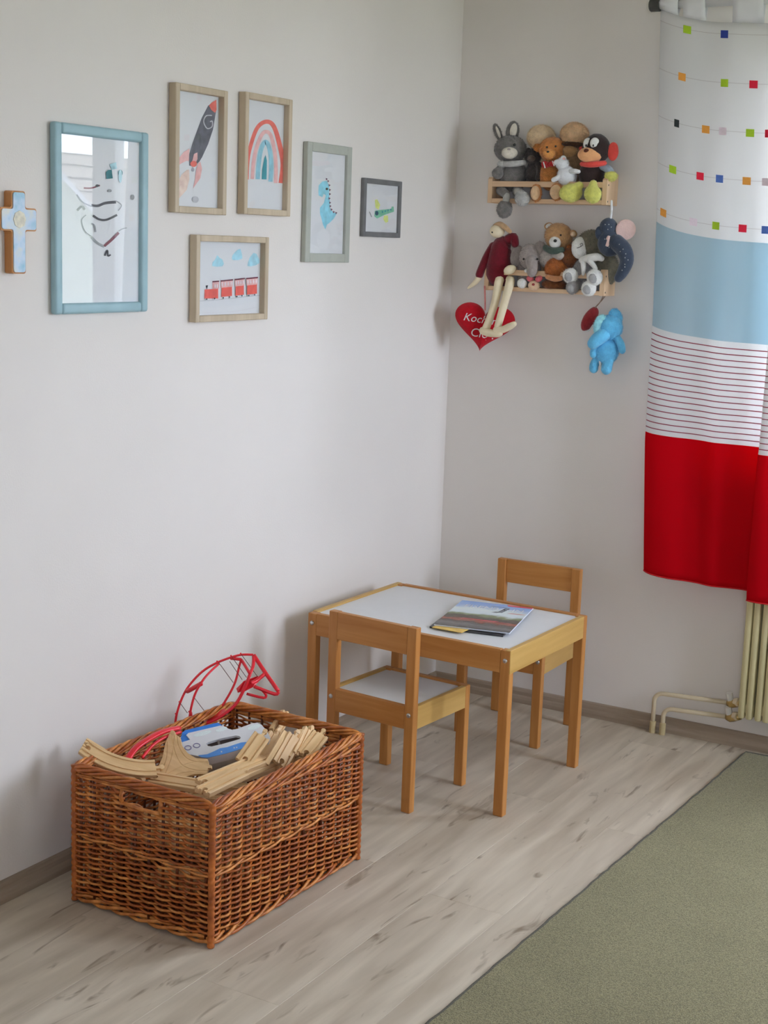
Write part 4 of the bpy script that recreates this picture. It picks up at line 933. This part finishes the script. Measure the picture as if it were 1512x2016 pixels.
# little red heart
T = thing('felt_heart', 'small dark red padded heart hanging on a string', 'ornament', at(1150, 655, y=-.06))
hb_ = blob(T, 'heart', 1161, 628, -.06, 13, 26, plush('brick_red', 130, 40, 42, 1.8, .2), rd=10, roll=-28); limb(T, 'string', [(1192, 582, -.062, 1), (1186, 590, -.06, 1), (1173, 604, -.06, 1)], plush('string', 120, 100, 84), hb_, 5)
limb(T, 'string', [(1189, 580, -.064, 1), (1182, 594, -.06, 1), (1172, 606, -.06, 1)], plush('string', 120, 100, 84), hb_, 5); limb(T, 'loop', [(1150, 648, -.062, 1.2), (1158, 652, -.064, 1.2), (1167, 640, -.066, 1.2)], white_p, hb_, 5)
# sky blue elephant
sb = plush('sky_blue', 96, 172, 212, 1.7, .12); sl = plush('ice_blue', 146, 200, 220, 1.75, .12)
T = thing('plush_elephant', 'sky blue plush elephant hanging under the lower shelf', 'soft toy', at(1190, 738, y=-.06))
blob(T, 'body', 1194, 690, -.056, 25, 27, sb, rd=20, fuzz=500); h = blob(T, 'head', 1201, 645, -.062, 25, 25, sb, rd=20, fuzz=500)
blob(T, 'ear', 1182, 640, -.085, 13, 21, sl, rd=6, roll=-14, fuzz=220, parent=h); blob(T, 'ear', 1212, 625, -.055, 13, 18, sb, rd=6, roll=20, fuzz=220, parent=h)
limb(T, 'trunk', [(1188, 660, -.085, 14), (1176, 668, -.096, 14), (1168, 676, -.1, 12)], sb, h, 12)
limb(T, 'arm', [(1214, 665, -.056, 8), (1222, 678, -.058, 8), (1225, 690, -.06, 7)], sb); limb(T, 'arm', [(1178, 680, -.07, 8), (1170, 690, -.08, 8), (1168, 698, -.084, 7)], sb)
limb(T, 'leg', [(1176, 706, -.06, 9), (1170, 718, -.064, 9), (1169, 726, -.068, 9)], sb); limb(T, 'leg', [(1198, 708, -.06, 11), (1195, 720, -.064, 11), (1194, 727, -.068, 11)], sb)
limb(T, 'care_tag', [(1181, 711, -.072, 2.4), (1183, 726, -.072, 2.4)], white_p, None, 6)

# ------------------------------------------------------------------ wicker basket
BC, BYAW = Vector((.3325, -1.6515, 0)), -.03
BL, BW, BH = .567, .392, .318
def wick(n, c1, c2):
    m, nt, b = nodes('wicker_'+n); N = nt.nodes.new; L = nt.links.new
    tc = N('ShaderNodeTexCoord'); nz = N('ShaderNodeTexNoise'); nz.inputs['Scale'].default_value = 38; nz.inputs['Detail'].default_value = 3; L(tc.outputs['Object'], nz.inputs[0])
    cr = N('ShaderNodeValToRGB'); e = cr.color_ramp.elements; e[0].position = .32; e[0].color = c1; e[1].position = .68; e[1].color = c2; L(nz.outputs[0], cr.inputs[0])
    L(cr.outputs[0], b.inputs['Base Color']); b.inputs['Roughness'].default_value = .38; return m
WK = wick('honey', C(132, 62, 18, 1.2), C(178, 98, 36, 1.25)); WKP = wick('pale', C(150, 80, 26, 1.25), C(204, 134, 66, 1.3)); WK_SHADE = wick('dark', C(84, 36, 12, 1.0), C(116, 56, 20, 1.0))  # darkest wicker has the shade on the recessed stakes put into its colour
bas = thing('wicker_basket', 'open honey-brown wicker basket full of toys on the floor', 'basket', BC, BYAW, local=True)
rb = random.Random(3)
hl, hw = BL/2, BW/2
# faces: origin corner, direction, outward normal, length, number of stakes
FACES = [(Vector((-hw, -hl, 0)), Vector((1, 0, 0)), Vector((0, -1, 0)), BW, 10, True), (Vector((hw, -hl, 0)), Vector((0, 1, 0)), Vector((1, 0, 0)), BL, 16, False),
         (Vector((hw, hl, 0)), Vector((-1, 0, 0)), Vector((0, 1, 0)), BW, 10, True), (Vector((-hw, hl, 0)), Vector((0, -1, 0)), Vector((-1, 0, 0)), BL, 16, False)]
def in_handle(u, L_, z): return abs(u-L_/2) < .052 and .266 < z < .289
for fi, (O, D, NN, L_, ns, handle) in enumerate(FACES):
    panel_ = MB(); sp = L_/ns; pitch = .0060
    rows = [.026+pitch*i for i in range(int((.150-.026)/pitch)+1)]+[.166+pitch*i for i in range(int((.288-.166)/pitch)+1)]
    for ri, z in enumerate(rows):
        r = .00292*rb.uniform(.92, 1.08); jz = [rb.uniform(-.0003, .0003) for _ in range(ns+2)]
        n = ns*6; seg = []; runs = []
        for k in range(n+1):
            u = .006+(L_-.012)*k/n; s_ = (u-.0)/sp
            if handle and in_handle(u, L_, z):
                if len(seg) > 2: runs.append(seg)
                seg = []; continue
            off = .0068*math.cos(math.pi*(s_-.5)+math.pi*ri)
            jj = jz[min(int(s_), ns)]
            seg.append(O+D*u+NN*(off-.006)+Vector((0, 0, z+jj)))
        if len(seg) > 2: runs.append(seg)
        for sg in runs: panel_.slot(0 if rb.random() < .72 else 1).tube(sg, r, 5)
    o = panel_.build('woven_side', [WK, WKP], bas, True); o['kind'] = 'stuff'
    for k in range(ns):
        u = sp*(k+.5); p = O+D*u-NN*.006
        if handle and abs(u-L_/2) < .05:
            MB().tube([p+Vector((0, 0, .01)), p+Vector((0, 0, .264))], .0034, 6).build('stake', WK_SHADE, bas, True)
        else: MB().tube([p+Vector((0, 0, .01)), p+Vector((0, 0, .305))], .0034, 6).build('stake', WK_SHADE, bas, True)
    if handle:
        for sgn in (-1, 1):
            p = O+D*(L_/2+sgn*.054)-NN*.004
            MB().tube([p+Vector((0, 0, .261)), p+D*sgn*.002+NN*.004+Vector((0, 0, .275)), p+Vector((0, 0, .296))], .0048, 7).build('handle_binding', WKP, bas, True)
        p = O+D*(L_/2)-NN*.004
        MB().tube([p-D*.058+Vector((0, 0, .2625)), p+NN*.003+Vector((0, 0, .2615)), p+D*.058+Vector((0, 0, .2625))], .0044, 7).build('handle_binding', WKP, bas, True)
    # twisted bands: foot, waist, upper edge and rim
    for nm, zc_, amp, rr_, strands, turn, mats in (('foot_band', .0135, .0075, .0042, 3, .16, WKP), ('waist_band', .1585, .0042, .0031, 2, .15, WKP), ('upper_band', .2965 if handle else .292, .003 if handle else .0052, .003 if handle else .0034, 3, .17, WKP), ('rim', .3135, .0090, .0039, 6, .21, WK)):
        for st in range(strands):
            n = int(L_/.008); pts = []
            for k in range(n+1):
                u = L_*k/n; a = 2*math.pi*(u/turn+st/strands)
                e_ = min(1, min(u, L_-u)/.02)
                pts.append(O+D*u+NN*(amp*math.cos(a)*e_-.004)+Vector((0, 0, zc_+amp*.85*math.sin(a)*e_)))
            MB().tube(pts, rr_*rb.uniform(.9, 1.1), 6).build(nm+'_strand', mats if rb.random() < .6 else (WKP if mats is WK else WK), bas, True)
for sx in (-1, 1):
    for sy in (-1, 1):
        pts = []; rs_ = []
        for k in range(90):
            pts.append(Vector((sx*(hw-.003), sy*(hl-.003), .002+.316*k/89))); rs_.append(.0076+.0011*math.sin(k*1.57))
        MB().tube(pts, rs_, 10).build('corner_post', WK, bas, True)
for k in range(28):
    y = -hl+.02+(BL-.04)*k/27
    MB().tube([(-hw+.01, y, .016), (hw-.01, y, .016)], .0065, 6).build('base_rod', WK_SHADE, bas, True)

# ------------------------------------------------------------------ basket contents
beech = wood('beech_track', C(196, 160, 112, 1.3), C(216, 184, 138, 1.3), 0, .5, 14)
def track_shape(length, curve=0, width=.040, th=.012):
    """wooden railway piece along +x, top face +z, with two wheel grooves, a peg and a socket"""
    g0, g1, gd = .0085, .0135, .003
    h = width/2
    cs = [(-h+.0012, 0), (-h, .0012), (-h, th-.0012), (-h+.0012, th), (-g1, th), (-g1, th-gd), (-g0, th-gd), (-g0, th), (g0, th), (g0, th-gd), (g1, th-gd), (g1, th), (h-.0012, th), (h, th-.0012), (h, .0012), (h-.0012, 0)]
    n = 14; mb = MB(); vs = []
    def pt(s, y, z):
        if curve:
            R_ = 1/curve; a = s/R_; return Vector((math.sin(a)*(R_-y), R_-math.cos(a)*(R_-y), z))
        return Vector((s, y, z))
    for i in range(n+1):
        s = -length/2+length*i/n
        vs += [pt(s, y, z) for y, z in cs]
    m = len(cs); fs = [(i*m+k, i*m+(k+1) % m, (i+1)*m+(k+1) % m, (i+1)*m+k) for i in range(n) for k in range(m)]
    fs += [tuple(range(m)), tuple(n*m+k for k in range(m))]
    mb.add(vs, fs)
    pg = MB(); e = length/2
    pg.prism([pt(e-.002, -.003, .001), pt(e+.010, -.003, .001), pt(e+.010, .003, .001), pt(e-.002, .003, .001)], (0, 0, th-.002))
    pg.prism([pt(e+.014+.0058*math.cos(k*math.pi/6), .0058*math.sin(k*math.pi/6), .001) for k in range(12)], (0, 0, th-.002))
    so = MB().prism([pt(-e+.009+.0065*math.cos(k*math.pi/6), .0065*math.sin(k*math.pi/6), -.001) for k in range(12)], (0, 0, th+.004))
    so2 = MB().prism([pt(-e-.004, -.0034, -.001), pt(-e+.006, -.0034, -.001), pt(-e+.006, .0034, -.001), pt(-e-.004, .0034, -.001)], (0, 0, th+.004))
    return mb, pg, (so, so2)
def carve(mb, cutters, mat):
    a = mb.build('a', mat); dg_objs = []
    for c in cutters:
        c_ = c.build('c', mat); dg_objs.append(c_); md = a.modifiers.new('b', 'BOOLEAN'); md.operation = 'DIFFERENCE'; md.solver = 'EXACT'; md.object = c_
    bpy.context.view_layer.update(); dg = bpy.context.evaluated_depsgraph_get()
    me = bpy.data.meshes.new_from_object(a.evaluated_get(dg))
    for o in dg_objs+[a]: bpy.data.objects.remove(o)
    return me
TRK = {}
def track_meshes(kind):
    if kind not in TRK:
        L_, cv = dict(straight=(.144, 0), short=(.108, 0), long=(.216, 0), stub=(.082, 0), bend=(.088, 1/.18), curve=(.15, 1/.18), arc=(.17, 1/.2))[kind]
        body, pg, cut = track_shape(L_, cv); me = carve(body, cut, beech); p = pg.build('peg', beech); pm = p.data; bpy.data.objects.remove(p); TRK[kind] = (me, pm, L_)
    return TRK[kind]
def put_track(kind, label, P, xdir, ndir, group='wooden train tracks in the basket'):
    me, pm, L_ = track_meshes(kind)
    X = Vector(xdir).normalized(); Z = Vector(ndir); Z = (Z-X*Z.dot(X)).normalized(); Y = Z.cross(X)
    o = bpy.data.objects.new('wooden_track', me); COL.objects.link(o)
    o.matrix_world = Matrix(((X.x, Y.x, Z.x, P.x), (X.y, Y.y, Z.y, P.y), (X.z, Y.z, Z.z, P.z), (0, 0, 0, 1)))
    tag(o, label, 'train track', group); c = bpy.data.objects.new('peg', pm); COL.objects.link(c); c.parent = o; return o
def put_px(kind, label, p1, z1, p2, z2, n, flip=False):
    A, B = at(*p1, z=z1), at(*p2, z=z2)
    if flip: A, B = B, A
    return put_track(kind, label, (A+B)/2, B-A, n)
to_cam = -fw
UPV = Vector((0, 0, 1)); TILT = (UPV*.75+to_cam*.65)
put_px('arc', 'curved track leaning over the rim at the near left corner', (180, 1492), .316, (282, 1523), .283, UPV*.7+to_cam*.6+Vector((.1, 0, 0)))
put_px('straight', 'pale straight track under the curved track at the near left corner', (190, 1486), .300, (240, 1516), .265, UPV*.8+to_cam*.3)
put_px('stub', 'wide straight track propped against the white toy, socket down', (481, 1499), .290, (511, 1457), .326, UPV*.45+to_cam*.8+VR*.1)
put_px('bend', 'narrow curved track standing on edge right of the propped straight one', (528, 1506), .276, (560, 1452), .322, VR*-.9+to_cam*.25+UPV*.2)
put_px('stub', 'short straight track showing its face, second from the basket long rim', (548, 1504), .276, (576, 1454), .320, to_cam*.85+VR*.45+UPV*.2)
put_px('stub', 'straight track standing on edge behind the short one', (566, 1497), .276, (592, 1446), .318, VR*.95+to_cam*.25)
put_px('stub', 'straight track with its peg up, nearest the green ball', (580, 1494), .280, (606, 1440), .322, to_cam*.6+VR*.7+UPV*.2)
put_px('stub', 'short track wedged against the long rim by the green ball', (604, 1484), .288, (624, 1458), .306, to_cam*.7+UPV*.4)
put_px('long', 'long straight track lying along the long rim, in front of the white toy', (402, 1546), .283, (514, 1500), .281, UPV*.9+to_cam*.35)
put_px('straight', 'straight track lying lowest at the near corner of the basket', (404, 1562), .288, (470, 1530), .288, UPV*.85+to_cam*.45-VR*.1)
put_px('straight', 'straight track half under the long one near the corner', (470, 1530), .270, (540, 1500), .262, UPV*.9+to_cam*.2)
put_px('stub', 'short track lying against the far rim of the basket', (532, 1448), .272, (556, 1410), .296, VR*.8+to_cam*.5)
put_px('bend', 'curved track behind the propped straight one, mostly hidden', (504, 1496), .262, (540, 1456), .296, to_cam*.5+VR*.6+UPV*.4)
put_px('straight', 'straight track lying deep in front of the cross-shaped track', (318, 1540), .258, (392, 1552), .262, UPV*.9+to_cam*.3)
put_px('straight', 'straight track lying deep behind the curved one at the near left corner', (235, 1500), .250, (300, 1490), .255, UPV*.9+to_cam*.3)
# buried layer that carries the pile
rb2 = random.Random(11); k = 0
RB = Matrix.Rotation(BYAW, 3, 'Z')
for zz in (.045, .10, .155, .205):
    for i in range(6):
        P = BC+RB @ Vector((rb2.uniform(-.06, .06), -.19+.075*i+rb2.uniform(-.01, .01), zz+rb2.uniform(-.012, .012)))
        a = rb2.uniform(-.5, .5)+(0 if rb2.random() < .6 else 1.4)
        if abs(a) > 1 and abs(P.y-BC.y) > .17: a = .2
        put_track('straight', 'straight wooden track buried in the pile in the basket', P, (math.cos(a), math.sin(a), rb2.uniform(-.12, .12)), (rb2.uniform(-.3, .3), rb2.uniform(-.3, .3), 1), 'buried wooden tracks in the basket')
# cross-shaped track with concave sides
P0 = at(355, 1500, z=.292); n0 = (UPV*.55+to_cam*.85-VR*.12).normalized()
def pl(u, v): return on_plane(160+u*.3175, 1270+v*.3175, P0, n0)
out = [(548, 548), (580, 548), (612, 572), (622, 620), (660, 670), (710, 700), (782, 706), (790, 740), (776, 800), (700, 800), (630, 820), (618, 858), (560, 880), (500, 850), (425, 815), (470, 770), (505, 690), (520, 610)]
body = MB().prism([pl(u, v) for u, v in out], -n0*.012)
def groove(pts, r=.0021): return MB().tube([p+n0*.0006 for p in catmull([pl(u, v) for u, v in pts], 5)], r, 6)
cuts = [groove([(590, 545), (600, 620), (640, 690), (700, 722), (800, 724)]), groove([(555, 540), (575, 650), (620, 740), (700, 775), (800, 780)]), groove([(530, 600), (525, 700), (490, 780), (430, 830)]), groove([(575, 560), (560, 680), (520, 790), (470, 850)]), groove([(480, 830), (570, 780), (680, 730), (800, 735)], .0018), groove([(510, 850), (600, 800), (700, 785)], .0018)]
me = carve(body, cuts, beech)
T = thing('cross_track', 'cross-shaped wooden track with concave sides, upright in the basket', 'train track', P0-n0*.02)
o = bpy.data.objects.new('track_body', me); COL.objects.link(o); o.parent = T; o.location = -T.location
MB().prism([pl(566+15*math.cos(k*math.pi/5), 541+13*math.sin(k*math.pi/5)) for k in range(10)], -n0*.010).build('peg', beech, T)
MB().prism([pl(782, 742), pl(806, 745), pl(806, 762), pl(782, 762)], -n0*.010).build('peg', beech, T)

# white and blue toy
P0 = at(440, 1460, z=.302); n0 = (UPV*.72+to_cam*.62+VR*.02).normalized()
def pw(u, v): return on_plane(350+u*.1389, 1400+v*.1389, P0, n0)
wp = M('white_abs', (.80, .80, .82, 1), .3, .01); bp_ = M('blue_abs', C(56, 120, 200, 1.3), .3, .05); bs_ = M('blue_wave', C(84, 138, 206, 1.4), .35, .05)
T = thing('toy_console', 'white and blue plastic toy with dark slot in the basket', 'toy', P0-n0*.06)
face = [(45, 445), (175, 405), (120, 340), (150, 310), (600, 205), (650, 210), (720, 250), (770, 265), (850, 250), (980, 200), (1060, 172), (1130, 165), (1190, 195), (1260, 280), (1310, 370), (1290, 420), (960, 520), (700, 600), (420, 665), (300, 640), (160, 612), (80, 560)]
hull = MB().prism([pw(u, v)-n0*.030 for u, v in face], n0*.030)
slot_ = [(400, 460), (430, 440), (620, 385), (820, 345), (870, 352), (895, 375), (880, 395), (620, 470), (480, 500), (430, 495)]
me = carve(hull, [MB().prism([pw(u, v)-n0*.010 for u, v in slot_], n0*.02)], wp)
hb = bpy.data.objects.new('housing', me); COL.objects.link(hb); hb.parent = T; hb.location = -T.location
MB().prism([pw(u, v)-n0*.0098 for u, v in slot_], n0*.0015).build('slot_bed', M('slot_dark', C(60, 46, 42), .4, .3), hb, origin=Vector((0, 0, 0)))
MB().prism([pw(u, v)-n0*.0083 for u, v in ((560, 405), (590, 400), (605, 470), (575, 480))], n0*.005).build('slider', M('slider_grey', C(120, 110, 104), .4), hb, origin=Vector((0, 0, 0)))
MB().prism([pw(u, v) for u, v in [(290, 630), (420, 615), (520, 570), (600, 530), (700, 515), (800, 480), (900, 448), (970, 440), (960, 520), (700, 600), (420, 665), (330, 655)]], n0*.0012).build('wave_panel', bs_, hb, origin=Vector((0, 0, 0)))
for (u, v) in ((145, 520), (268, 488)):
    MB().tube([pw(u+46*math.cos(k*math.pi/9), v+30*math.sin(k*math.pi/9)) for k in range(18)], .0012, 6, closed=True).build('ring_mark', M('ring_violet', C(120, 116, 150, 1.2), .4), hb, origin=Vector((0, 0, 0)))
for (u, v, r_) in ((620, 580, 16), (800, 525, 14), (835, 518, 14)):
    MB().add([pw(u+r_*math.cos(k*math.pi/4)*(1 if k % 2 else .5), v+r_*math.sin(k*math.pi/4)*(1 if k % 2 else .5))+n0*.0014 for k in range(8)], [tuple(range(8))]).build('star_mark', wp, hb, origin=Vector((0, 0, 0)))
for (u, v, a_, b_) in ((350, 320, 130, 30), (620, 260, 80, 30), (1080, 230, 90, 35)):
    MB().add([pw(u+a_*math.cos(k*math.pi/8), v+b_*math.sin(k*math.pi/8)-a_*.25*math.cos(k*math.pi/8))+n0*.0006 for k in range(16)], [tuple(range(16))]).build('pale_print', M('pale_print', C(196, 206, 212, 1.5), .4, .06, 300), hb, origin=Vector((0, 0, 0)))
bk2 = [(45, 445), (30, 420), (60, 290), (110, 255), (560, 150), (600, 165), (640, 205), (600, 215), (150, 318), (120, 340), (170, 400)]
MB().prism([pw(u, v)-n0*.034 for u, v in bk2], n0*.030).build('blue_back', bp_, T)
MB().prism([pw(u, v)-n0*.075 for u, v in ((160, 612), (300, 640), (420, 665), (700, 600), (960, 520), (1100, 330), (600, 330), (200, 480))], n0*.046).build('base', M('grey_white_abs', (.62, .62, .60, 1), .4, .02), T)

# red plastic bridge arch
rp = M('red_plastic', C(206, 34, 46, 1.4), .32, .05, 20); rs2 = M('dark_string', C(110, 70, 62), .6)
D0 = depth(at(372, 1430, z=.285))
T = thing('toy_bridge', 'red plastic bridge arch rising out of the basket', 'toy', atd(372, 1440, D0))
def zr(u, v, dd=0): return atd(340+u*.1455, 1280+v*.1455, D0+dd)
def bar(name, pts, r=.0030, mat=None, flat=1.6, par=None, n=5): return MB().tube(catmull([zr(*p) for p in pts], n), r*.6, 6, flat=flat, hint=to_cam).build(name, mat or rp, par or T, True)
BK = .05
a1 = bar('arch_rail', [(30, 1040, BK), (55, 860, BK), (130, 640, BK), (230, 470, BK), (400, 290, BK), (600, 170, BK), (830, 85, BK), (960, 60, BK), (1090, 62, BK)])
a2 = bar('arch_rail', [(215, 1040, 0), (240, 830, 0), (300, 600, 0), (400, 420, 0), (500, 300, .02), (630, 180, .05)])
a3 = bar('arch_rail', [(1095, 70, BK), (1090, 200, .03), (1040, 340, 0), (960, 540, 0), (850, 730, 0), (700, 860, 0), (500, 970, 0), (215, 1030, 0)], .0044)
a4 = bar('arch_rail', [(930, 120, BK), (900, 220, BK), (850, 420, BK), (770, 590, BK), (640, 800, BK)])
bar('cross_brace', [(190, 560, BK), (250, 530, .03), (390, 450, 0)], .006); bar('cross_brace', [(30, 1040, BK), (110, 1035, .03), (215, 1035, 0)], .005); bar('cross_brace', [(780, 110, BK), (930, 125, BK)], .004)
bar('cross_brace', [(930, 130, BK), (1040, 310, 0)], .004); bar('cross_brace', [(220, 830, 0), (250, 850, .01), (260, 1000, .0)], .003)
bar('end_frame', [(1095, 65, BK), (1250, 300, .03), (1430, 555, 0)], .0052, n=3); bar('end_frame', [(1430, 560, 0), (1380, 595, 0), (1100, 490, 0)], .0045, n=3); bar('end_frame', [(1260, 310, .03), (1120, 420, .015), (1060, 440, 0)], .005, n=3); bar('end_frame', [(1180, 510, .02), (1260, 600, .03), (1230, 645, .03), (1000, 590, .02)], .0035, n=3)
MB().prism([zr(*p) for p in ((960, 420, .01), (1150, 350, .03), (1190, 400, .03), (1090, 500, 0), (970, 560, 0), (880, 575, .02), (860, 520, .03))], -to_cam*.006).build('end_plate', rp, T)
MB().prism([zr(*p) for p in ((560, 850, .03), (700, 790, .03), (720, 830, .01), (620, 900, 0), (480, 970, 0), (380, 1000, 0), (470, 920, .02))], -to_cam*.005).build('deck_plate', rp, T)
MB().prism([zr(*p) for p in ((0, 1060, .03), (200, 1040, 0), (130, 1130, 0), (60, 1170, .01), (10, 1120, .03))], -to_cam*.006).build('foot_plate', rp, T)
for p, q in (((610, 150, BK), (820, 440, .03)), ((790, 75, BK), (1000, 370, .02)), ((920, 45, BK), (1150, 360, .02)), ((770, 150, BK), (940, 400, .03)), ((290, 640, 0), (480, 890, .03)), ((90, 700, BK), (200, 850, .02))):
    MB().tube([zr(*p), zr(*q)], .0008, 5).build('cable', rs2, T)
for p in ((90, 700, BK), (600, 150, BK), (790, 75, BK), (920, 45, BK), (40, 860, BK), (280, 640, 0)): MB().ell(zr(*p), VR*.0022, VU*.0022, VF*.0022, 8, 6).build('cable_knob', rp, T)
# second red arch piece lying in the basket
T = thing('toy_bridge', 'curved red plastic rail dipping into the basket', 'toy', at(300, 1480, z=.2))
MB().tube(catmull([at(352, 1433, x=.20), at(322, 1440, x=.195), at(292, 1455, x=.19), at(266, 1474, x=.185), at(248, 1500, x=.185)], 6), .0052, 8, flat=1.8).build('rail', rp, T, True)
MB().tube(catmull([at(356, 1441, x=.215), at(324, 1452, x=.205), at(300, 1468, x=.20), at(280, 1492, x=.20)], 6), .0036, 8).build('lower_rail', rp, T, True)
# green ball
gc = at(612, 1433, z=.300)
T = thing('toy_ball', 'small green toy ball near the far rim of the basket', 'toy', gc-VU*.02)
MB().ell(gc, VR*.021, VU*.0125, VF*.018, 18, 12).build('ball', M('green_plastic', C(30, 120, 40, 1.4), .35), T, True)
MB().tube([gc+VR*.021*math.cos(k*.3927)+VF*.018*math.sin(k*.3927) for k in range(16)], .0008, 5, closed=True).build('seam', M('green_seam', C(24, 90, 34, 1.3), .4), T, True)
